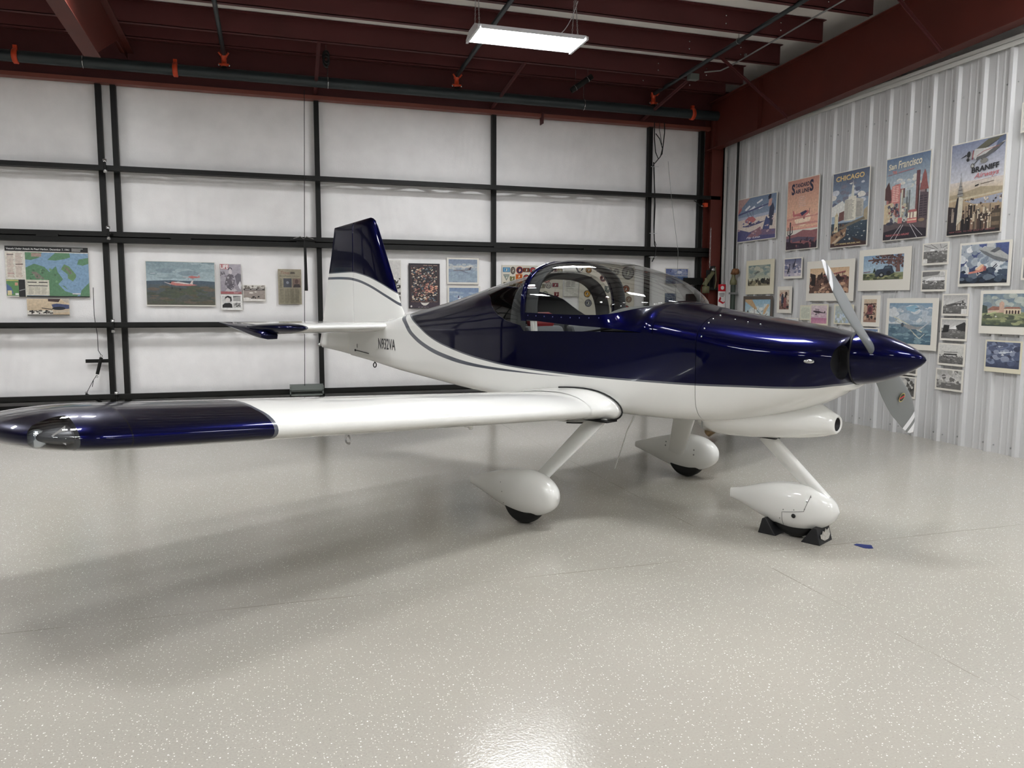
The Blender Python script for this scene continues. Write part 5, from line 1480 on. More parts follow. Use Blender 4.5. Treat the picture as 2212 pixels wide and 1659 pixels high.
poster('travel_poster', 'tall orange sunset poster with lettering STANDARD AIR LINES and a red airplane', 'poster', 'R', 9.092, 8.444, 2.178, 3.112,
 [('g',(196,116,88),(226,160,112),.55,1),('g',(226,160,112),(226,130,100),.28,.55),('e',(248,214,176),.52,.43,.26,.10),('p',(206,112,92),[(0,.45),(.45,.47),(.9,.46),(1,.48),(1,.45),(.5,.44),(0,.42)]),('p',(206,112,92),[(.05,.36),(.7,.38),(1,.37),(1,.35),(.4,.345)]),('p',(232,170,120),[(0,.32),(1,.34),(1,.31),(0,.30)]),
  ('p',(150,72,78),[(0,.20),(.3,.22),(.55,.27),(.8,.25),(1,.26),(1,.12),(0,.12)]),('p',(92,76,104),[(0,.16),(.4,.18),(1,.14),(1,.08),(0,.08)]),('p',(50,30,50),[(0,0),(1,0),(1,.10),(.5,.09),(0,.12)]),('p',(150,60,64),[(.15,.10),(.5,.12),(.9,.09),(.5,.08)]),
  ('p',(40,34,52),[(.10,.10),(.14,.10),(.15,.40),(.11,.40)]),('L',(40,34,52),[(.06,.33),(.05,.22),(.12,.20)],.025),('L',(40,34,52),[(.19,.34),(.2,.24),(.13,.22)],.025),('n',5,26,[(50,34,52),(140,60,70),(70,50,70)],0,.02,1,.14,.04),
  ('p',(196,44,48),[(.20,.56),(.235,.56),(.26,.505),(.45,.52),(.66,.545),(.72,.53),(.70,.49),(.58,.465),(.22,.475),(.20,.50)]),('p',(40,36,84),[(.44,.52),(.62,.545),(.66,.52),(.50,.47)]),('L',(60,40,70),[(.735,.565),(.73,.48)],.012),('e',(150,40,50),.57,.44,.025,.02),
  ('t',(28,30,72),'TANDARD',.25,.885,.70,.945,.03),('t',(28,30,72),'AIR LINE',.25,.80,.70,.86,.03),('t',(28,30,72),'S',.13,.79,.24,.95,.04),('t',(28,30,72),'S',.71,.80,.83,.965,.04),
  ('lines',(220,170,150),.38,.66,.60,.76,6,1)], border=(.010,)*4)
poster('travel_poster', 'tall poster lettered CHICAGO with a skyscraper above a river', 'poster', 'R', 8.203, 7.567, 2.151, 3.074,
 [('g',(70,88,122),(150,175,200),.3,1),('n',9,40,[(120,120,140),(90,100,130),(200,205,215),(225,220,210)],0,.45,1,.88,.10,.5),('p',(222,222,214),[(0,.55),(.3,.62),(.45,.5),(.4,.4),(0,.42)]),
  ('p',(206,200,182),[(.36,.34),(.62,.34),(.62,.66),(.36,.62)]),('p',(226,220,200),[(.46,.34),(.68,.34),(.68,.66),(.46,.66)]),('p',(190,184,170),[(.68,.36),(.88,.38),(.88,.60),(.68,.63)]),('p',(214,212,196),[(.53,.66),(.62,.66),(.60,.80),(.555,.80)]),('p',(206,206,196),[(.565,.80),(.592,.80),(.58,.88)]),
  ('lines',(150,145,135),.37,.67,.36,.62,16,1),('lines',(140,136,128),.69,.87,.38,.58,12,1),('p',(120,66,60),[(.20,.34),(.36,.36),(.36,.48),(.22,.46)]),('p',(170,150,110),[(.88,.2),(1,.2),(1,.5),(.9,.46)]),
  ('g',(52,78,96),(30,48,66),.05,.32),('p',(120,110,90),[(.2,.26),(.9,.37),(.95,.34),(.25,.23)]),('p',(214,200,150),[(.08,.20),(.20,.20),(.19,.42),(.10,.42)]),('p',(196,180,130),[(.09,.42),(.2,.42),(.15,.47)]),('n',12,40,[(90,130,150),(60,84,110),(200,200,190)],.25,.08,.95,.28,.03,.4),
  ('p',(150,104,60),[(0,0),(.42,.14),(.45,.26),(.36,.24),(0,.16)]),('p',(196,170,130),[(0,.04),(.40,.20),(.42,.18),(.02,0)]),('p',(70,40,40),[(0,0),(1,0),(1,.05),(0,.05)]),('p',(64,40,34),[(.60,.12),(1,.03),(1,.0),(.7,.06)]),('n',2,30,[(110,70,50),(160,120,80),(60,40,40)],0,.12,.35,.30,.03),
  ('t',(226,186,84),'CHICAGO',.09,.885,.88,.955,.03),('t',(226,200,120),'CITY WHERE AIRLINES, INC.',.12,.022,.86,.045,.02)], border=(.012,)*4)
poster('travel_poster', 'tall poster lettered San Francisco with a red cable car street scene', 'poster', 'R', 7.325, 6.687, 2.173, 3.099,
 [('g',(72,108,150),(172,190,198),.62,1),('g',(172,190,198),(206,204,190),.1,.62),('n',6,30,[(220,218,206),(190,200,206)],.2,.5,.8,.75,.08,.5),
  ('b',7,8,[(176,90,84),(150,70,70),(190,110,90)],0,.40,.30,.22,.38),('b',8,9,[(216,208,180),(180,190,180),(160,170,175)],.35,.70,.26,.15,.34),('b',9,6,[(120,60,58),(96,66,76),(150,120,120)],.72,1,.2,.3,.5),
  ('p',(206,90,80),[(.16,.44),(.36,.44),(.36,.68),(.16,.66)]),('lines',(236,190,170),.18,.34,.46,.66,9,2),('p',(150,56,50),[(.8,.56),(1,.56),(.96,.66),(.94,.74),(.90,.80),(.86,.74),(.84,.66)]),('p',(110,50,60),[(.72,.62),(.80,.62),(.80,.80),(.72,.80)]),('p',(96,76,84),[(.80,.20),(1,.20),(1,.52),(.82,.54)]),('lines',(60,50,60),.82,1,.24,.50,9,2),
  ('p',(90,50,50),[(0,.5),(.16,.48),(.14,.60),(.08,.72),(0,.64)]),('p',(206,180,130),[(0,.16),(.2,.18),(.2,.46),(0,.44)]),('n',15,60,[(200,190,150),(90,90,110),(150,60,60),(60,60,80),(220,210,190)],.08,.18,.55,.42,.035),
  ('p',(96,80,84),[(0,0),(1,0),(1,.20),(0,.20)]),('p',(44,36,50),[(0,0),(1,0),(1,.10),(.5,.15),(0,.10)]),('L',(200,196,200),[(.18,0),(.42,.17)],.012),('L',(200,196,200),[(.30,0),(.47,.17)],.012),('L',(200,196,200),[(.80,0),(.62,.17)],.012),('L',(200,196,200),[(.92,.02),(.68,.16)],.010),
  ('p',(196,52,46),[(.56,.18),(.78,.18),(.78,.24),(.56,.24)]),('p',(232,222,190),[(.57,.24),(.77,.24),(.77,.31),(.57,.31)]),('p',(176,56,50),[(.56,.31),(.78,.31),(.75,.34),(.59,.34)]),('L',(120,40,40),[(.62,.24),(.62,.31)],.02),('L',(120,40,40),[(.69,.24),(.69,.31)],.02),('p',(236,200,150),[(.57,.21),(.77,.21),(.77,.225),(.57,.225)]),('p',(196,70,60),[(.34,.19),(.44,.19),(.44,.26),(.34,.26)]),('e',(150,120,80),.88,.205,.07,.02),('e',(60,62,80),.15,.2,.09,.02),
  ('t',(232,222,190),'San',.06,.86,.25,.93,.03,.1,.01),('t',(232,222,190),'Francisco',.29,.86,.83,.955,.02,.1,.012),('t',(214,80,44),'TWA',.16,.80,.27,.845,.03),('L',(190,90,96),[(.30,.815),(.66,.83)],.012),('L',(190,90,96),[(.05,.80),(.15,.803)],.010),('t',(190,40,44),'TRANS WORLD AIRLINE',.06,.04,.62,.065,.02,.2)], border=(.012,)*4)
poster('travel_poster', 'tall poster lettered BRANIFF Airways with a radial engine airplane above a city', 'poster', 'R', 6.440, 5.804, 2.156, 3.089,
 [('g',(108,122,160),(206,206,214),.55,1),('g',(214,200,190),(196,170,110),.40,.58),('g',(190,160,110),(110,80,60),.0,.42),('p',(170,150,110),[(0,.44),(.3,.46),(.6,.50),(1,.47),(1,.40),(0,.40)]),('p',(150,156,176),[(.30,.36),(1,.40),(1,.30),(.5,.32)]),('p',(196,180,140),[(.0,.39),(1,.43),(1,.41),(0,.37)]),
  ('b',3,26,[(206,186,150),(90,64,50),(160,130,100),(60,46,40)],.2,1,.05,.10,.28),('b',13,22,[(196,170,130),(70,50,44),(140,100,70),(40,32,34)],.15,1,.0,.08,.22),('n',8,90,[(216,200,170),(80,56,46),(50,40,40),(170,140,100)],.18,.08,1,.38,.018),
  ('p',(50,40,44),[(0,.0),(.17,.0),(.17,.30),(0,.32)]),('b',5,6,[(160,140,120),(60,46,44)],0,.12,.14,.06,.18),('p',(38,34,44),[(.10,.0),(.18,.0),(.20,.30),(.20,.42),(.165,.40),(.14,.30)]),('p',(206,196,170),[(.18,.10),(.28,.16),(.29,.40),(.20,.42)]),
  ('p',(150,146,140),[(.165,.42),(.285,.42),(.26,.50),(.235,.57),(.222,.64),(.208,.57),(.185,.50)]),('L',(70,66,70),[(.17,.45),(.28,.45)],.012),('L',(70,66,70),[(.185,.49),(.265,.49)],.010),('L',(70,66,70),[(.195,.53),(.255,.53)],.008),('L',(120,120,120),[(.222,.64),(.222,.68)],.006),
  ('p',(76,62,44),[(.84,.02),(1,.02),(1,.24),(.84,.22)]),('lines',(130,104,70),.85,.99,.04,.22,2,7),('p',(24,22,30),[(0,0),(1,0),(1,.03),(0,.05)]),
  ('p',(196,194,190),[(.42,.84),(.46,.91),(.80,.90),(1,.955),(1,.93),(.86,.86),(.66,.80),(.48,.79)]),('p',(96,96,96),[(.48,.79),(.66,.80),(.86,.86),(1,.93),(.9,.92),(.66,.84),(.5,.82)]),('p',(92,90,70),[(.48,.91),(.70,.99),(.98,1),(1,1),(.86,.96),(.66,.90)]),('p',(70,90,130),[(.84,.90),(1,.94),(1,1),(.9,.98)]),
  ('e',(150,150,155),.36,.85,.06,.05),('e',(30,30,34),.345,.865,.035,.035),('e',(40,40,44),.335,.81,.03,.02),('L',(150,40,50),[(.42,.80),(.43,.90)],.02),('L',(150,40,50),[(.5,.83),(.62,.87),(.9,.90)],.010),('p',(30,30,36),[(.18,.835),(.30,.87),(.31,.855)]),
  ('e',(110,110,108),.43,.735,.04,.028),('e',(190,188,180),.43,.735,.022,.015),('e',(130,128,120),.64,.77,.07,.028),('L',(90,90,90),[(.44,.74),(.54,.80)],.014),('L',(90,90,90),[(.62,.78),(.58,.80)],.014),
  ('t',(24,24,30),'BRANIFF',.42,.655,.92,.715,.03,0,.014),('t',(196,44,60),'Airways',.47,.575,.93,.645,.01,.35,.014),('L',(150,90,90),[(.42,.555),(.90,.585)],.004),('p',(50,44,40),[(.50,.505),(.57,.515),(.57,.53),(.50,.52)]),('L',(90,70,50),[(.6,.525),(.85,.54)],.008),('t',(150,50,50),'NEW YORK  TO THE  GULF OF  MEXICO',.05,.022,.92,.038,.01)], border=(.012,)*4)
# --- middle rows
CL = [(206,210,216),(176,186,200),(150,164,186)]
poster('art_print', 'cream bordered print of a wide sky over a dark crowd, beside the riser pipe', 'print', 'R', 9.992, 9.322, 1.597, 2.089,
 [('g',(108,140,138),(190,190,158),.25,1),('n',1,24,[(150,160,150),(186,186,160),(120,146,144)],0,.4,1,.98,.12,.4),('p',(150,140,100),[(0,0),(1,0),(1,.28),(0,.24)]),('n',2,70,[(60,52,44),(80,70,50),(50,44,40)],0,.08,1,.30,.03,1.6),('p',(196,176,130),[(.3,.0),(.5,.0),(.42,.16)]),('e',(40,44,40),.68,.24,.10,.12),
  ('L',(90,100,96),[(.28,.60),(.50,.72)],.02),('L',(90,100,96),[(.33,.58),(.55,.69)],.02),('L',(100,106,100),[(.35,.62),(.48,.66)],.02)], border=(.06,.085,.12,.075), mount=M_MAT_C)
poster('art_print', 'small square blue print of diving dark biplanes above clouds', 'print', 'R', 9.112, 8.723, 1.801, 2.078,
 [('g',(70,82,130),(190,180,196)),('n',3,30,[(110,116,156),(206,196,206),(90,98,140)],0,0,1,.7,.10,.4),*bip((36,38,60),.28,.42,.5,70,1.2),*bip((44,46,70),.6,.72,.5,70,1.2),*bip((60,62,86),.85,.5,.16,60)], border=(.02,.02,.03,.015))
poster('art_print', 'large white bordered print of red biplanes and a brown crowd behind the propeller', 'print', 'R', 8.620, 7.750, 1.496, 2.008,
 [('g',(206,160,100),(220,180,130),.6,1),('g',(150,96,64),(80,50,38),0,.62),('n',5,60,[(70,40,34),(110,70,50),(50,32,32)],0,.30,.45,.72,.04,1.5),('n',6,60,[(60,34,34),(120,60,48),(90,50,44)],.4,.45,1,.66,.04),('n',7,60,[(196,140,90),(150,100,66),(100,64,48)],0,.02,1,.38,.06,.5),
  ('p',(150,40,40),[(.36,.70),(.92,.86),(.92,.80),(.38,.66)]),('p',(120,36,40),[(.45,.58),(.95,.68),(.95,.63),(.46,.54)]),('L',(80,30,34),[(.5,.58),(.5,.72)],.012),('L',(80,30,34),[(.7,.62),(.7,.78)],.012),('L',(80,30,34),[(.85,.66),(.85,.82)],.012),('e',(50,30,34),.72,.56,.12,.10),('p',(40,28,30),[(.05,.3),(.15,.3),(.16,.74),(.10,.78),(.06,.7)]),('p',(214,170,120),[(.24,.06),(.40,.2),(.44,.26),(.34,.24)])], border=(.065,.085,.10,.095))
poster('art_print', 'grey brown framed print of a yellow wing airplane low beside the riser pipe', 'print', 'R', 10.037, 9.329, 1.10, 1.570,
 [('g',(110,170,200),(190,214,216),.25,1),('n',4,16,[(226,230,226),(200,214,216)],.2,.4,.9,.85,.10,.5),('g',(110,130,80),(80,96,60),0,.28),('p',(196,150,80),[(0,1),(.28,1),(.5,.62),(.42,.60),(0,.92)]),('p',(206,160,90),[(.72,.40),(.80,.42),(.98,.80),(.9,.82),(.76,.6)]),('L',(90,70,60),[(.38,.66),(.40,.10)],.02),('L',(90,70,60),[(.46,.60),(.74,.30),(.90,.44)],.014),('L',(100,80,70),[(.1,.2),(.6,.24)],.03),('e',(70,60,56),.12,.50,.03,.06),('L',(120,110,100),[(.5,.3),(.75,.6)],.01)], border=(.05,.05,.06,.05), mount=M_MAT_G)
poster('art_print', 'narrow white bordered print of pilots by an airplane nose, under the small blue print', 'print', 'R', 9.227, 8.917, 1.333, 1.697,
 [('g',(206,180,150),(120,70,50)),('n',5,60,[(36,34,44),(70,44,40),(150,80,60),(206,180,150)],0,.05,1,.85,.09),('p',(40,50,80),[(.2,.3),(.4,.3),(.42,.78),(.3,.82),(.22,.7)]),('p',(140,50,44),[(.45,.1),(.75,.1),(.7,.6),(.5,.62)]),('e',(206,150,120),.5,.86,.07,.05),('p',(220,190,170),[(.8,.5),(1,.5),(1,.7),(.82,.68)])], border=(.05,.05,.05,.05))
poster('info_card', 'pale green text card half covered by the pink biplane print', 'card', 'R', 8.728, 8.470, 1.244, 1.440,
 [('g',(206,210,186),(206,210,186)),('lines',(176,182,160),.08,.9,.1,.9,9,1)], border=(.015,)*4, mount=M_MAT_C)
poster('art_print', 'small pink and purple print of a dark biplane in profile', 'print', 'R', 8.512, 8.171, 1.188, 1.455,
 [('g',(206,186,190),(196,150,176),.3,1),('g',(176,80,130),(200,110,150),0,.3),('n',9,20,[(216,196,196),(196,170,180)],0,.35,1,1,.10,.5),*bip((70,54,66),.52,.62,.8,-8,.9)], border=(.022,.022,.02,.015), mount=M_MAT_C, dy=.008)
poster('art_print', 'small pale blue and green print crossed by the upper propeller blade', 'print', 'R', 8.070, 7.732, 1.208, 1.452,
 [('g',(176,184,170),(140,170,200)),('n',11,30,[(190,206,220),(150,180,206),(170,180,160)],0,0,1,.6,.10),('e',(90,96,90),.72,.72,.08,.10),('L',(90,96,90),[(.66,.6),(.78,.6)],.02)], border=(.022,.03,.015,.015), mount=M_MAT_C)
poster('info_card', 'low pale card whose top edge just shows above the cowling', 'card', 'R', 9.042, 8.762, 1.090, 1.270, [('g',(206,210,214),(206,210,214)),('lines',(160,170,180),.1,.9,.1,.8,8,1)], border=(.012,)*4)
poster('art_print', 'wide white bordered print of a vintage car under a bare spreading tree', 'print', 'R', 7.676, 6.888, 1.613, 2.096,
 [('g',(104,150,190),(160,190,206),.25,1),('g',(140,150,100),(90,96,60),0,.28),('n',1,30,[(96,110,60),(150,150,90),(70,80,50)],0,0,1,.2,.06,.4),('p',(120,76,66),[(.82,.30),(.93,.30),(.90,.7),(.96,1),(.86,1),(.84,.7)]),('L',(110,72,64),[(.88,.74),(.6,.80),(.32,.82),(.12,.80)],.03),('L',(110,72,64),[(.88,.82),(.7,.95),(.4,.98)],.03),('L',(110,72,64),[(.86,.62),(.74,.6),(.62,.72)],.02),('n',3,110,[(96,62,58),(130,84,74),(80,60,60)],.22,.66,1,1,.03,.6),('n',4,30,[(96,62,58),(120,76,66)],.55,.5,1,.8,.025),
  ('p',(40,56,78),[(.30,.24),(.36,.42),(.52,.44),(.56,.56),(.72,.56),(.76,.40),(.80,.28),(.7,.2),(.4,.16)]),('p',(70,92,110),[(.55,.44),(.70,.45),(.70,.53),(.57,.53)]),('e',(24,30,40),.48,.20,.07,.10),('e',(150,156,150),.48,.20,.035,.05),('e',(24,30,40),.66,.26,.06,.09),('p',(50,64,40),[(.26,.3),(.30,.5),(.34,.3)]),('L',(120,60,50),[(.02,.32),(.2,.35)],.012),('e',(60,66,70),.36,.16,.05,.04)], border=(.075,.10,.125,.075))
BWc = [(150,148,144),(100,98,96),(196,194,190),(70,70,70)]
GB = 'black and white photographs on the ribbed wall'
def bw(name, label, y0, y1, z0, z1, seed, hor=.5, extra=()):
    poster('wall_photograph', label, 'photograph', 'R', y0, y1, z0, z1, [('g',(170,168,164),(214,212,208),hor,1),('g',(130,128,124),(90,88,86),0,hor),('n',seed,40,BWc,0,hor-.18,1,hor+.14,.04,.6),('n',seed+1,26,[(120,118,116),(150,148,144)],0,.02,1,hor,.07,.4)]+list(extra), border=(.018,.018,.022,.014), group=GB)
bw('', 'black and white photograph of a hangar interior, top one beside the airship print', 6.735, 6.394, 1.874, 2.108, 3, .62, [('p',(190,188,184),[(0,.72),(.4,.66),(1,.8),(1,1),(0,1)]),('L',(110,108,106),[(0,.95),(.5,.72)],.02),('L',(110,108,106),[(.3,1),(.6,.74)],.02),('L',(110,108,106),[(.7,1),(.75,.76)],.02),('L',(120,118,116),[(1,.9),(.8,.76)],.02),('e',(240,240,238),.4,.68,.12,.05),('p',(226,224,218),[(0,0),(.18,0),(.18,.22),(0,.22)])])
bw('', 'black and white crowd photograph with a caption box in its top right corner', 6.731, 6.403, 1.594, 1.818, 13, .5, [('p',(120,118,116),[(0,.72),(.7,.82),(.8,1),(0,1)]),('p',(236,234,232),[(.1,.55),(.5,.7),(1,.66),(1,.5),(.2,.48)]),('n',5,24,[(236,234,230),(60,60,60)],0,.3,1,.5,.04,.4),('p',(226,224,218),[(.78,.76),(1,.76),(1,1),(.78,1)]),('lines',(150,148,144),.80,.98,.78,.97,5,1)])
poster('art_print', 'white framed print of a grey airship above an orange biplane in blue clouds', 'print', 'R', 6.258, 5.674, 1.638, 2.075,
 [('g',(24,64,140),(20,40,80)),('n',2,46,[(206,212,216),(160,172,184),(226,228,228),(120,136,156)],0,.25,.7,.95,.09,.8),('n',3,26,[(170,184,196),(120,140,160),(206,212,216)],.4,.2,1,.6,.09,.7),('g',(20,34,56),(14,24,40),0,.16),('n',4,24,[(24,44,70),(50,72,96),(90,108,128)],0,.06,1,.34,.10,.5),
  ('p',(170,172,170),[(.38,.88),(.5,.92),(.68,.90),(.86,.80),(1,.68),(1,.54),(.9,.52),(.7,.60),(.5,.74)]),('p',(110,114,118),[(.38,.87),(.5,.74),(.7,.60),(.9,.52),(1,.54),(.98,.58),(.72,.68),(.54,.80)]),('p',(196,198,196),[(.54,.92),(.56,1),(.70,1),(.72,.90)]),('p',(90,94,100),[(.62,.80),(.78,.90),(.86,.84),(.72,.76)]),
  ('p',(206,90,50),[(.16,.28),(.34,.32),(.44,.44),(.52,.44),(.55,.36),(.50,.30),(.36,.27),(.18,.24)]),('p',(226,170,110),[(.32,.34),(.46,.48),(.52,.47),(.42,.33)]),('p',(226,220,210),[(.16,.24),(.19,.24),(.19,.42),(.17,.42)]),('e',(150,40,50),.54,.37,.03,.06),('L',(206,200,190),[(.36,.27),(.38,.20),(.44,.24)],.012),('L',(30,36,60),[(.68,.36),(.78,.48)],.02),('L',(30,36,60),[(.70,.33),(.80,.44)],.014)], border=(.022,.03,.03,.022))
poster('art_print', 'narrow white bordered print of a red biplane nose on, left of the large sea print', 'print', 'R', 7.601, 7.309, 1.195, 1.560,
 [('g',(206,180,140),(150,96,66)),('n',5,40,[(196,150,110),(110,60,50),(60,40,40)],0,.1,1,.85,.10),('p',(130,36,44),[(.3,.35),(.7,.35),(.74,.7),(.5,.78),(.28,.7)]),('e',(80,26,34),.5,.55,.14,.12),('L',(50,30,36),[(.1,.3),(.9,.36)],.05),('e',(40,30,34),.35,.25,.10,.07),('e',(40,30,34),.65,.22,.10,.07),('L',(60,30,36),[(.02,.78),(.98,.80)],.06)], border=(.04,.05,.05,.045))
poster('art_print', 'large white bordered print of a flying boat over blue sea behind the spinner', 'print', 'R', 7.204, 6.483, 0.961, 1.525,
 [('g',(96,140,170),(170,190,200),.45,1),('n',2,40,[(206,212,214),(176,190,200),(140,164,184)],0,.42,1,.90,.13,.5),('p',(110,170,196),[(.4,.9),(.62,.96),(.72,.86),(.6,.78),(.42,.82)]),('g',(96,130,150),(40,96,120),0,.48),('n',3,50,[(60,110,134),(110,150,164),(50,96,120)],0,0,1,.42,.09,.3),
  ('L',(206,206,176),[(.12,.66),(.50,.46),(.80,.30)],.02),('L',(180,184,160),[(.15,.58),(.5,.38),(.75,.14)],.014),('L',(206,206,190),[(.60,.26),(.75,.14),(.86,.26)],.012),('p',(150,150,150),[(.34,.44),(.46,.48),(.66,.42),(.86,.44),(.94,.52),(.78,.36),(.5,.36)]),('e',(60,76,90),.34,.46,.035,.05),('L',(180,190,196),[(.7,.32),(.95,.54)],.02),('L',(90,100,110),[(.62,.86),(.72,.88)],.014)], border=(.045,.075,.06,.055))
bw('', 'black and white photograph of an airplane on a field, top of the column of four', 6.439, 6.112, 1.339, 1.567, 23, .42, [sil('mono',(90,88,86),.5,.5,.8,12,1.0),('L',(110,108,106),[(.12,.42),(.9,.74)],.02),('L',(120,118,116),[(.2,.36),(.95,.40)],.012),('p',(226,224,218),[(.78,.0),(1,0),(1,.26),(.78,.26)])])
bw('', 'black and white photograph of tents or huts among trees, second in the column', 6.442, 6.112, 1.082, 1.315, 33, .55, [('p',(60,60,60),[(.6,.66),(.95,.88),(1,.8),(1,.4),(.7,.45)]),('p',(240,238,236),[(.3,.5),(.6,.72),(.62,.5)]),('p',(50,50,50),[(.04,.3),(.3,.35),(.34,.7),(.1,.72)]),('L',(30,30,30),[(0,.36),(.3,.36)],.02)])
bw('', 'black and white photograph of a low building with parked airplanes, third in the column', 6.452, 6.119, 0.820, 1.053, 43, .38, [('g',(206,204,196),(206,204,196),.45,1),('p',(60,60,60),[(.2,.44),(.75,.46),(.75,.54),(.2,.52)]),('n',3,24,[(40,40,40),(90,90,90)],.05,.28,.95,.42,.03,.5),('L',(90,90,90),[(.2,.6),(.78,.62)],.02)])
bw('', 'black and white aerial photograph at the bottom of the column of four', 6.463, 6.123, 0.557, 0.786, 53, .35, [('n',4,40,[(170,168,160),(210,208,200),(110,108,104)],0,.3,1,1,.08),('L',(206,204,200),[(.2,.6),(.5,.7),(.9,.5)],.03),('L',(190,188,184),[(.75,.95),(1,.6)],.04),('p',(110,108,104),[(.2,.02),(1,.02),(1,.28),(.2,.3)]),('L',(190,188,184),[(.4,.2),(.6,.2)],.02)])
poster('art_print', 'white bordered print of a terminal building with a tower, cut by the picture edge', 'print', 'R', 5.978, 5.399, 1.172, 1.595,
 [('g',(84,120,150),(150,176,160),.4,1),('n',2,34,[(140,156,156),(176,186,176),(110,134,150)],0,.5,1,.95,.12,.5),('g',(140,150,96),(60,76,70),0,.44),('n',3,40,[(110,120,76),(150,156,100),(80,90,70)],0,.05,1,.38,.09,.3),('p',(70,86,76),[(0,.4),(.12,.42),(.1,.62),(0,.66)]),
  ('p',(196,150,120),[(.36,.42),(.46,.42),(.46,.72),(.41,.78),(.36,.72)]),('p',(150,84,60),[(.10,.50),(.22,.62),(.36,.60),(.36,.48)]),('p',(206,176,140),[(.12,.40),(.36,.42),(.36,.50),(.12,.48)]),('p',(214,190,150),[(.46,.38),(.80,.40),(.80,.54),(.46,.54)]),('p',(150,90,64),[(.44,.54),(.82,.54),(.76,.60),(.5,.60)]),
  *[('p',(70,50,46),[(.50+.06*i,.39),(.535+.06*i,.39),(.535+.06*i,.48),(.5175+.06*i,.50),(.50+.06*i,.48)]) for i in range(5)],('L',(190,206,130),[(.1,.36),(.3,.44)],.02),('e',(232,230,220),.30,.30,.02,.02)], border=(.03,.03,.075,.035))
poster('art_print', 'dark blue print of pale biplanes in clouds at lower right edge', 'print', 'R', 5.887, 5.495, 0.800, 1.110,
 [('g',(96,116,156),(46,58,90)),('n',2,50,[(110,126,160),(70,84,120),(50,60,90),(130,142,170)],0,.1,1,1,.12,.6),*bip((206,214,222),.58,.60,.42,10,.9),*bip((190,200,214),.42,.82,.16,0),('e',(226,230,232),.5,.5,.05,.02)], border=(.015,.018,.045,.015), mount=M_MAT_C)
bw('', 'black and white photograph partly hidden below the spinner, upper of the pair', 7.076, 6.716, 0.674, 0.904, 63, .5)
bw('', 'dark black and white photograph partly hidden by the lower propeller blade', 7.082, 6.723, 0.416, 0.655, 73, .6, [('n',3,30,[(50,50,50),(90,88,84),(206,204,196)],0,.1,1,1,.09)])
poster('info_card', 'small white card with blue picture peeking out just above the spinner', 'card', 'R', 7.623, 7.302, 0.908, 1.177, [('g',(90,124,170),(60,90,140)),('n',2,12,[(206,214,222)],0,.2,1,.9,.08)], border=(.02,.02,.02,.012))
poster('wall_photograph', 'white card cut off by the right picture edge beside the tallest posters', 'card', 'R', 5.672, 5.322, 3.054, 3.330, [('g',(206,204,196),(206,204,196)),('lines',(150,150,150),.1,.9,.1,.9,8,1)], border=(.015,)*4)
poster('wall_photograph', 'white bordered photograph cut off by the right picture edge below the airship print', 'photograph', 'R', 5.560, 5.204, 1.686, 1.896, [('g',(150,150,148),(120,118,116)),('n',4,30,BWc,0,.2,1,.7,.06)], border=(.02,)*4)

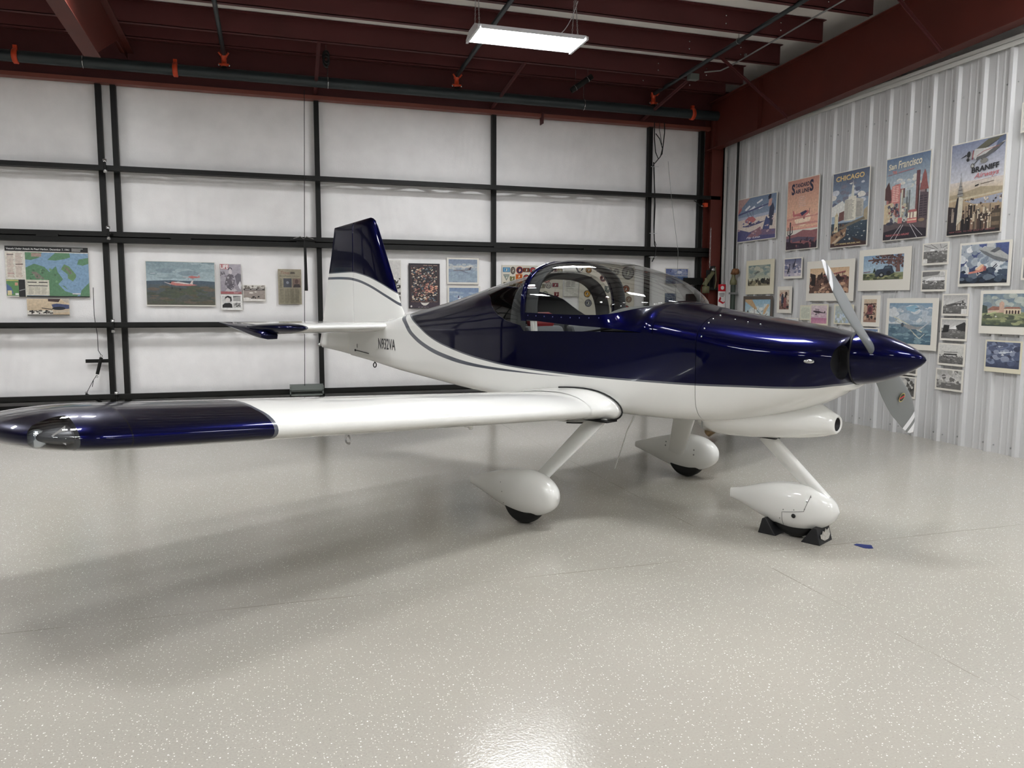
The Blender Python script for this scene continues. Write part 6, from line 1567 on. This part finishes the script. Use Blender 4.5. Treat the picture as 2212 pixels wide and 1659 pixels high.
# --- prints on the hangar door
poster('battle_map_poster', 'large green and blue harbour map poster with a black title band', 'poster', 'B', -3.127, -2.209, 1.507, 2.132,
 [('g',(226,222,206),(226,222,206)),('p',(30,30,32),[(0,.90),(1,.90),(1,1),(0,1)]),('t',(226,226,222),'Vessels Under Attack At Pearl Harbor, December 7, 1941',.015,.925,.77,.968,.012),('lines',(200,200,196),.80,.96,.915,.985,3,1),
  ('p',(96,150,190),[(.235,.02),(1,.02),(1,.885),(.235,.885)]),('p',(74,138,88),[(.235,.885),(.44,.885),(.40,.78),(.3,.73),(.235,.74)]),('p',(74,138,88),[(.60,.885),(.77,.885),(.78,.80),(.70,.76),(.60,.73),(.5,.74)]),('p',(74,138,88),[(.88,.76),(1,.80),(1,.68),(.93,.64),(.86,.66)]),
  ('p',(74,138,88),[(.235,.58),(.34,.66),(.46,.60),(.52,.50),(.60,.62),(.62,.50),(.68,.36),(.62,.26),(.70,.12),(.86,.05),(.84,.02),(.5,.02),(.235,.3)]),('p',(90,140,76),[(.66,.56),(.70,.66),(.76,.62),(.84,.46),(.84,.40),(.80,.32),(.74,.38),(.74,.46)]),('p',(120,120,96),[(.70,.60),(.74,.60),(.80,.48),(.77,.46)]),('p',(130,120,106),[(.30,.50),(.36,.50),(.46,.36),(.36,.36)]),
  ('p',(74,138,88),[(.88,.02),(1,.02),(1,.30),(.90,.14)]),('p',(84,142,86),[(.66,.24),(.74,.14),(.70,.22)]),('p',(170,134,116),[(.31,.80),(.43,.80),(.43,.87),(.31,.87)]),('n',8,50,[(60,110,150),(70,90,110)],.6,.1,.98,.8,.007,.5),('n',9,26,[(60,110,70),(100,160,100)],.26,.3,.6,.55,.02),
  ('p',(226,220,204),[(.0,.34),(.225,.34),(.225,.885),(0,.885)]),('lines',(190,150,130),.02,.22,.38,.86,20,2),('L',(50,50,50),[(.02,.83),(.10,.83)],.008),('L',(50,50,50),[(.12,.64),(.21,.645)],.008),('L',(170,50,50),[(.02,.46),(.10,.46)],.006),
  ('p',(214,208,186),[(.235,.03),(.51,.03),(.51,.34),(.235,.34)]),('L',(30,30,30),[(.25,.29),(.36,.29)],.012),('L',(30,30,30),[(.385,.29),(.49,.29)],.012),('L',(40,40,40),[(.26,.22),(.49,.22)],.010),('lines',(170,160,140),.26,.49,.05,.19,8,3),
  ('p',(70,140,60),[(0,.02),(.145,.02),(.145,.34),(0,.34)]),('p',(40,90,150),[(0,.06),(.08,.06),(.06,.18),(0,.26)]),('p',(210,130,80),[(.10,.22),(.135,.22),(.135,.28),(.10,.28)]),('p',(206,190,60),[(0,.31),(.145,.31),(.145,.33),(0,.33)]),('p',(226,206,130),[(.01,.03),(.06,.03),(.06,.12),(.01,.12)]),('p',(226,226,222),[(.10,.03),(.14,.03),(.14,.07),(.10,.07)]),
  ('p',(36,36,38),[(.145,.0),(.222,.0),(.222,.34),(.145,.34)]),('L',(150,150,150),[(.15,.12),(.22,.15)],.01),('p',(30,30,32),[(.235,0),(1,0),(1,.022),(.235,.022)]),('p',(226,220,214),[(.79,.06),(.89,.06),(.89,.08),(.79,.08)])], border=(0.002,)*4, mount=M_MAT_W, rot=0.4)
poster('art_print', 'small print of a blue airplane under the harbour map', 'print', 'B', -2.921, -2.449, 1.277, 1.490,
 [('g',(214,186,140),(200,170,124)),('p',(70,44,44),[(.5,1),(.8,1),(.75,.8),(.5,.85)]),('p',(190,176,156),[(.8,1),(1,1),(1,.75),(.9,.8)]),('p',(40,62,120),[(.58,.66),(.7,.72),(1,.64),(1,.40),(.72,.36),(.60,.5)]),('e',(30,34,50),.75,.42,.16,.10),('p',(200,180,150),[(.5,.1),(1,.2),(1,.34),(.55,.26)]),('p',(226,220,206),[(0,.05),(.6,.05),(.6,.30),(0,.30)]),('n',2,34,[(40,36,36),(100,90,80)],0,.08,.6,.28,.03,.8),('L',(60,50,46),[(.34,.44),(.6,.36)],.02),('p',(24,24,24),[(0,0),(1,0),(1,.04),(0,.05)])], border=(.004,)*4)
poster('airplane_photograph', 'large photograph of two red airplanes flying over brown land on the door', 'photograph', 'B', -1.556, -0.719, 1.397, 1.978,
 [('g',(112,142,150),(160,184,192),.55,1),('n',4,22,[(130,156,164),(150,174,180),(120,146,156)],0,.62,1,1,.14,.25),('g',(70,90,104),(86,84,66),.0,.55),('p',(62,86,104),[(0,.55),(.35,.575),(.5,.56),(.8,.57),(1,.55),(1,.48),(0,.48)]),('n',5,70,[(92,84,62),(76,86,62),(104,88,72),(70,80,66)],0,.02,1,.42,.09,.25),
  ('p',(190,66,46),[(.33,.52),(.38,.545),(.5,.53),(.66,.49),(.74,.47),(.62,.445),(.42,.45),(.34,.48)]),('p',(206,196,190),[(.38,.52),(.46,.545),(.66,.49),(.58,.485)]),('p',(200,180,176),[(.25,.53),(.27,.53),(.36,.485),(.34,.475)]),('p',(220,200,190),[(.63,.49),(.66,.57),(.68,.57),(.67,.48)]),('L',(60,60,60),[(.36,.47),(.37,.40)],.006),('L',(60,60,60),[(.48,.45),(.485,.37)],.006),('e',(50,50,50),.37,.39,.013,.018),('e',(50,50,50),.485,.365,.015,.02),('e',(40,40,44),.345,.52,.012,.02),
  ('p',(180,56,44),[(.60,.66),(.66,.685),(.8,.65),(.66,.62)]),('p',(190,80,66),[(.75,.65),(.76,.69),(.775,.69),(.775,.645)]),('L',(200,170,160),[(.53,.655),(.62,.635)],.006),('L',(60,60,60),[(.61,.63),(.61,.59)],.004),('L',(60,60,60),[(.68,.63),(.68,.585)],.004),('L',(214,222,226),[(.06,.725),(.13,.73)],.006),('L',(206,214,218),[(.16,.72),(.22,.715)],.005)], border=(.006,.004,.018,.006), rot=0.3)
poster('magazine_cover', 'grey and red magazine cover headed LIFE showing a seated pilot', 'magazine cover', 'B', -0.655, -0.390, 1.560, 1.957,
 [('g',(176,168,180),(150,140,150)),('p',(180,30,50),[(0,.83),(.43,.83),(.43,1),(0,1)]),('t',(240,238,236),'LIFE',.02,.845,.41,.98,.035),('t',(60,56,66),'J6A',.0,.60,.24,.76,.02),('p',(110,104,116),[(.7,.6),(.85,.7),(1,.66),(1,.2),(.8,.3)]),('p',(226,222,226),[(.84,.3),(.95,.44),(1,.3),(.95,.15)]),
  ('p',(104,96,106),[(.2,.3),(.3,.6),(.45,.68),(.62,.64),(.68,.45),(.66,.25)]),('e',(206,196,200),.49,.75,.09,.09),('p',(70,64,74),[(.38,.78),(.48,.88),(.58,.80),(.57,.86),(.48,.90),(.39,.86)]),('p',(190,182,186),[(.2,.08),(.35,.2),(.6,.22),(.8,.12),(.7,.08)]),('p',(90,84,94),[(.25,.24),(.5,.12),(.62,.2),(.66,.32),(.4,.34)]),('n',2,24,[(130,122,134),(170,162,170)],.2,.15,.7,.6,.05),
  ('p',(160,30,44),[(0,0),(1,0),(1,.075),(0,.085)]),('lines',(220,190,190),.62,.96,.02,.06,2,1)], border=(.002,)*4)
poster('photo_card', 'white card with a portrait and two small black and white pictures', 'photograph', 'B', -0.652, -0.383, 1.348, 1.556,
 [('g',(232,230,226),(232,230,226)),('p',(206,204,200),[(.04,.14),(.52,.14),(.52,.92),(.04,.92)]),('p',(30,28,30),[(.04,.14),(.52,.14),(.50,.36),(.4,.46),(.16,.44),(.05,.32)]),('e',(214,206,200),.30,.66,.11,.15),('p',(36,32,34),[(.16,.62),(.18,.84),(.32,.94),(.48,.84),(.50,.60),(.42,.52),(.42,.74),(.3,.82),(.2,.74)]),('p',(170,168,164),[(.56,.56),(.92,.56),(.92,.92),(.56,.92)]),('p',(110,108,106),[(.56,.8),(.92,.9),(.92,.92),(.56,.92)]),('p',(190,188,182),[(.56,.14),(.92,.14),(.92,.48),(.56,.48)]),('n',2,20,[(40,38,38),(120,118,116)],.58,.18,.90,.44,.04)], border=(.003,)*4)
poster('wall_photograph', 'small brown toned photograph right of the magazine cover', 'photograph', 'B', -0.373, -0.087, 1.467, 1.683,
 [('g',(160,144,134),(150,134,124)),('p',(206,200,190),[(0,.8),(1,.8),(1,1),(0,1)]),('n',3,20,[(120,110,100),(190,180,170)],0,.78,1,1,.06),('p',(70,60,56),[(0,.68),(1,.68),(1,.80),(0,.80)]),('lines',(206,200,190),.08,.94,.71,.77,1,3),('e',(226,216,206),.36,.52,.10,.05),('e',(206,196,186),.56,.58,.06,.04),('p',(226,220,212),[(0,0),(1,0),(1,.10),(.4,.12),(.2,.22),(0,.2)]),('n',4,10,[(40,34,34)],.36,.16,.74,.28,.03,1.4)], border=(.006,)*4)
poster('newspaper_page', 'tan newspaper page with two small portraits pinned beside the black bar', 'newspaper', 'B', 0.081, 0.384, 1.430, 1.901,
 [('g',(160,148,118),(150,140,108)),('t',(150,90,60),'Times',.10,.86,.5,.95,.01,.2),('p',(96,84,70),[(.52,.87),(.74,.87),(.72,.93),(.54,.93)]),('t',(60,52,44),'Remembrance of the past',.06,.79,.94,.82,.02),('p',(70,72,84),[(.22,.48),(.58,.48),(.58,.74),(.22,.74)]),('p',(126,96,80),[(.62,.48),(.98,.48),(.98,.74),(.62,.74)]),('e',(90,60,52),.80,.65,.08,.07),('p',(60,48,50),[(.64,.48),(.98,.48),(.92,.58),(.7,.57)]),('e',(130,134,150),.40,.62,.06,.04),
  ('lines',(120,110,86),.05,.96,.03,.44,26,4),('lines',(120,110,86),.05,.19,.46,.74,16,1)], border=(.003,)*4, mount=mat('newsprint', rgb(160,148,118), 0.8))
poster('ink_drawing_poster', 'tall black and white ink drawing poster partly hidden behind the fin', 'poster', 'B', 1.320, 1.749, 1.326, 2.051,
 [('g',(206,202,196),(206,202,196)),('n',2,46,[(24,22,22),(60,56,54),(226,222,216)],.2,.35,1,.66,.07,.7),('n',3,20,[(110,106,102),(60,58,56)],.1,.05,1,.38,.09,.5),('L',(30,28,28),[(.5,.7),(.9,.5)],.02),('L',(30,28,28),[(.5,.4),(.95,.46)],.03),('p',(120,118,114),[(.2,.2),(1,.2),(1,.30),(.2,.30)])], border=(.006,)*4)
poster('collage_poster', 'dark poster crowded with many small colourful airplanes above a badge', 'poster', 'B', 1.861, 2.309, 1.375, 2.013,
 [('g',(44,36,44),(52,40,46)),('n',2,380,[(196,140,90),(150,70,54),(110,110,116),(206,180,140),(70,100,120),(90,60,50),(60,80,90),(220,200,170),(140,50,44)],.09,.17,.91,.93,.035,.7),('n',5,40,[(196,90,50),(226,150,90)],.5,.35,.9,.55,.04,.6),('n',6,20,[(226,220,210),(206,170,110)],.1,.2,.6,.3,.04,.6),
  ('L',(110,60,60),[(.06,.15),(.06,.95),(.94,.95),(.94,.15),(.06,.15)],.010),('p',(60,44,60),[(0,.0),(1,0),(1,.13),(0,.13)]),('lines',(190,150,120),.46,.96,.955,.975,1,3),('p',(226,220,206),[(.36,.13),(.40,.09),(.46,.06),(.54,.06),(.60,.09),(.66,.13),(.56,.12),(.44,.12)]),('e',(206,200,190),.06,.04,.03,.022),('lines',(190,180,170),.28,.66,.015,.03,1,4),('lines',(150,110,80),.05,.95,.135,.15,1,6)], border=(.004,)*4, mount=M_MAT_K)
for (lab, z0, z1, x0, x1, body) in (('white framed picture of a grey airliner climbing to the left over clouds', 1.727, 2.107, 2.414, 2.891, 0), ('white framed picture of a white airliner on blue, below the grey one', 1.320, 1.699, 2.421, 2.912, 1)):
    if body == 0:
        art = [('g',(110,130,160),(140,164,184)),('p',(200,196,184),[(0,.70),(.5,.74),(1,.72),(1,.62),(.4,.64),(0,.58)]),('n',2,26,[(176,184,188),(206,204,196),(150,168,184)],0,.55,1,.8,.08,.4),('n',3,26,[(140,164,182),(126,150,170)],0,.0,1,.5,.12,.4),sil('jet',(120,120,128),.46,.52,.62,3,1.0),('p',(90,96,110),[(.40,.50),(.50,.50),(.82,.34),(.80,.36)]),('p',(70,70,84),[(.70,.55),(.76,.68),(.80,.68),(.76,.54)])]
    else:
        art = [('g',(90,124,170),(120,150,180),.4,1),('g',(80,124,156),(60,104,134),0,.42),('n',2,20,[(150,170,190),(130,156,180)],0,.5,1,.8,.14,.25),sil('jet',(226,226,228),.56,.50,.56,2,1.1,-1),('L',(160,60,66),[(.36,.50),(.8,.50)],.010),('p',(196,200,206),[(.48,.48),(.62,.48),(.36,.36),(.34,.37)]),('p',(60,60,110),[(.28,.56),(.31,.66),(.33,.66),(.35,.55)])]
    poster('airliner_picture', lab, 'picture', 'B', x0, x1, z0, z1, art, border=(.026,)*4, group='airliner pictures on the door')
poster('sea_picture', 'blue picture of a bright sky over the sea, right of the patch boards', 'picture', 'B', 5.921, 6.340, 1.756, 2.017,
 [('g',(50,76,150),(90,110,160),.55,1),('n',2,16,[(140,150,186),(110,126,176)],.3,.6,.9,.95,.10,.6),('e',(196,200,216),.62,.78,.12,.10),('g',(30,80,140),(16,40,96),0,.52),('n',3,26,[(60,120,160),(30,70,130)],0,.1,1,.48,.08,.25),('e',(20,24,40),.22,.84,.02,.03)], border=(.014,)*4)
poster('sea_picture', 'small dark blue picture low behind the windscreen', 'picture', 'B', 5.922, 6.135, 1.466, 1.627,
 [('g',(70,96,140),(30,50,90)),('n',3,14,[(110,134,160),(40,60,100)],0,0,1,1,.14,.5),('L',(190,200,206),[(.2,.6),(.7,.5)],.03)], border=(.008,)*4)
# --- boards of embroidered patches; every patch is a raised piece sewn on its board
M_BOARD = mat('cream_board', rgb(206,200,186), 0.7, noise=0.03, nscale=4)
PCOL = [(60,90,110),(70,50,40),(40,40,60),(150,60,50),(196,130,60),(80,84,60),(110,110,116),(40,60,96),(120,40,44),(170,150,100)]
def patch_board(label, x0, x1, z0, z1, spec):
    w = x1-x0; h = z1-z0; t = empty('patch_board', (x0, 10.978, z0)); tag(t, label, 'board', 'patch boards on the hangar door')
    MB().box((0, -0.008, 0), (w, 0, h)).build('backing_board', M_BOARD, parent=t)
    for (x, z, r, shape, c, c2) in spec:
        x -= x0; z -= z0
        m = MB()
        def pol(k, rr):
            if shape == 'o': return [(x+rr*math.cos(a), z+rr*math.sin(a)) for a in [2*PI*i/20 for i in range(20)]]
            if shape == 'r': return [(x-rr, z-rr*.62), (x+rr, z-rr*.62), (x+rr, z+rr*.62), (x-rr, z+rr*.62)]
            if shape == 's': return [(x-rr*.8, z-rr*.6), (x, z-rr*1.1), (x+rr*.8, z-rr*.6), (x+rr*.85, z+rr*.8), (x, z+rr*.65), (x-rr*.85, z+rr*.8)]
            if shape == 't': return [(x-rr, z+rr*.8), (x, z-rr), (x+rr, z+rr*.8)]
            if shape == 'T': return [(x-rr, z-rr*.7), (x+rr, z-rr*.7), (x, z+rr*.8)]
            return [(x+rr*math.cos(a)*.75, z+rr*math.sin(a)*1.1) for a in [2*PI*i/16 for i in range(16)]]
        m.prism(pol(0, r), -0.0115, -0.008, 0); m.prism(pol(1, r*.80), -0.0125, -0.0115, 1); m.prism(pol(2, r*.40), -0.0133, -0.0125, 0)
        m.prism([(x-r*.2, z-r*.5), (x+r*.25, z-r*.1), (x+r*.1, z+r*.45), (x-r*.1, z+r*.1)], -0.0138, -0.0133, 2)
        m.build('embroidered_patch', [mat('patch_%d_%d_%d' % c, rgb(*c), 0.8), mat('patch_%d_%d_%d' % c2, rgb(*c2), 0.8), mat('patch_pale', rgb(206,204,190), 0.8)], parent=t)
pa = []
DR = lambda px, py: None
rows_a = [ # x, z, radius, shape, colour, colour
 (3.31,1.945,.055,'r',(60,110,150),(110,160,190)),(3.41,1.935,.050,'v',(40,40,44),(120,110,100)),(3.515,1.94,.055,'o',(150,60,30),(40,36,70)),(3.62,1.945,.05,'r',(44,40,30),(120,60,40)),(3.72,1.94,.05,'o',(60,60,90),(170,60,50)),(3.83,1.945,.05,'s',(44,60,60),(150,150,130)),(3.94,1.94,.05,'o',(120,60,44),(190,150,90)),(4.05,1.945,.05,'r',(110,30,34),(50,50,60)),(4.15,1.94,.045,'o',(60,60,60),(150,140,110)),
 (3.31,1.835,.050,'t',(90,100,100),(150,160,150)),(3.40,1.815,.045,'s',(80,84,56),(120,116,70)),(3.505,1.85,.052,'r',(196,110,40),(170,80,30)),(3.505,1.785,.052,'r',(190,104,40),(206,130,60)),(3.62,1.83,.05,'o',(40,44,60),(160,60,50)),(3.73,1.82,.05,'s',(60,50,50),(190,170,120)),(3.84,1.83,.055,'s',(50,70,72),(110,130,120)),(3.94,1.82,.06,'o',(150,70,70),(206,160,150)),(4.06,1.85,.045,'r',(120,40,50),(60,60,80)),
 (3.30,1.74,.035,'r',(50,56,36),(90,90,50)),(3.40,1.735,.05,'r',(40,42,34),(110,90,40)),(3.52,1.70,.05,'o',(70,50,60),(160,140,120)),(3.64,1.72,.05,'s',(44,50,80),(150,140,60)),(3.75,1.70,.05,'o',(90,40,44),(200,180,150)),(3.86,1.71,.05,'r',(60,60,60),(140,130,110)),(3.97,1.725,.05,'o',(110,110,116),(180,170,160)),(4.08,1.73,.048,'r',(56,44,80),(150,60,60)),
 (3.31,1.61,.045,'o',(60,70,60),(130,120,90)),(3.43,1.60,.045,'o',(60,40,36),(150,100,60)),(3.55,1.58,.05,'s',(50,60,90),(140,140,140)),(3.67,1.59,.05,'o',(40,40,40),(170,60,50)),(3.80,1.58,.05,'T',(80,60,40),(170,150,90)),(3.92,1.59,.045,'o',(70,90,80),(160,160,140)),(4.10,1.59,.045,'s',(130,30,36),(90,20,30)),
 (3.35,1.46,.05,'o',(56,60,90),(150,140,120)),(3.50,1.45,.05,'s',(50,70,56),(140,130,90)),(3.66,1.46,.05,'o',(110,60,44),(190,170,130)),(3.82,1.45,.05,'r',(60,50,50),(150,140,120)),(3.98,1.46,.05,'o',(50,80,90),(130,150,150)),(4.12,1.46,.045,'o',(60,60,66),(120,60,50))]
patch_board('cream board covered with embroidered patches left of the canopy', 3.24, 4.20, 1.25, 2.012, rows_a)
rows_b = [(4.62,1.96,.05,'o',(60,44,40),(150,110,60)),(4.80,1.97,.05,'T',(60,50,50),(130,110,100)),(5.28,1.93,.105,'o',(70,72,74),(150,150,146)),(4.98,1.95,.045,'v',(60,50,54),(150,130,110)),(5.08,1.94,.05,'o',(80,80,84),(130,126,120)),
 (4.66,1.83,.05,'T',(90,50,50),(150,110,100)),(4.86,1.84,.052,'o',(120,50,50),(60,56,60)),(5.10,1.79,.055,'o',(80,60,56),(190,170,130)),(4.70,1.69,.055,'o',(44,46,60),(170,120,60)),(4.94,1.68,.06,'s',(64,74,74),(110,120,116)),(5.25,1.68,.06,'o',(40,40,48),(150,90,60)),
 (4.60,1.60,.055,'o',(60,50,40),(196,150,60)),(4.84,1.55,.06,'o',(60,44,72),(140,80,90)),(5.10,1.56,.06,'s',(50,76,60),(120,150,120)),(5.30,1.52,.05,'o',(90,60,56),(150,130,110)),(4.62,1.46,.058,'o',(56,56,66),(120,120,126)),(4.82,1.38,.05,'o',(110,50,44),(60,60,80)),(5.04,1.42,.05,'o',(60,60,50),(150,140,100)),(5.26,1.38,.05,'o',(60,60,60),(150,60,50))]
patch_board('cream board of round patches seen through the canopy glass', 4.468, 5.392, 1.25, 2.06, rows_b)
poster('typed_sheet', 'typed white sheet between the two patch boards', 'sheet', 'B', 4.226, 4.452, 1.56, 1.96, [('g',(206,202,190),(206,202,190)),('lines',(120,116,110),.12,.88,.35,.92,12,2),('lines',(120,116,110),.12,.88,.28,.31,1,1)], border=(.004,)*4)
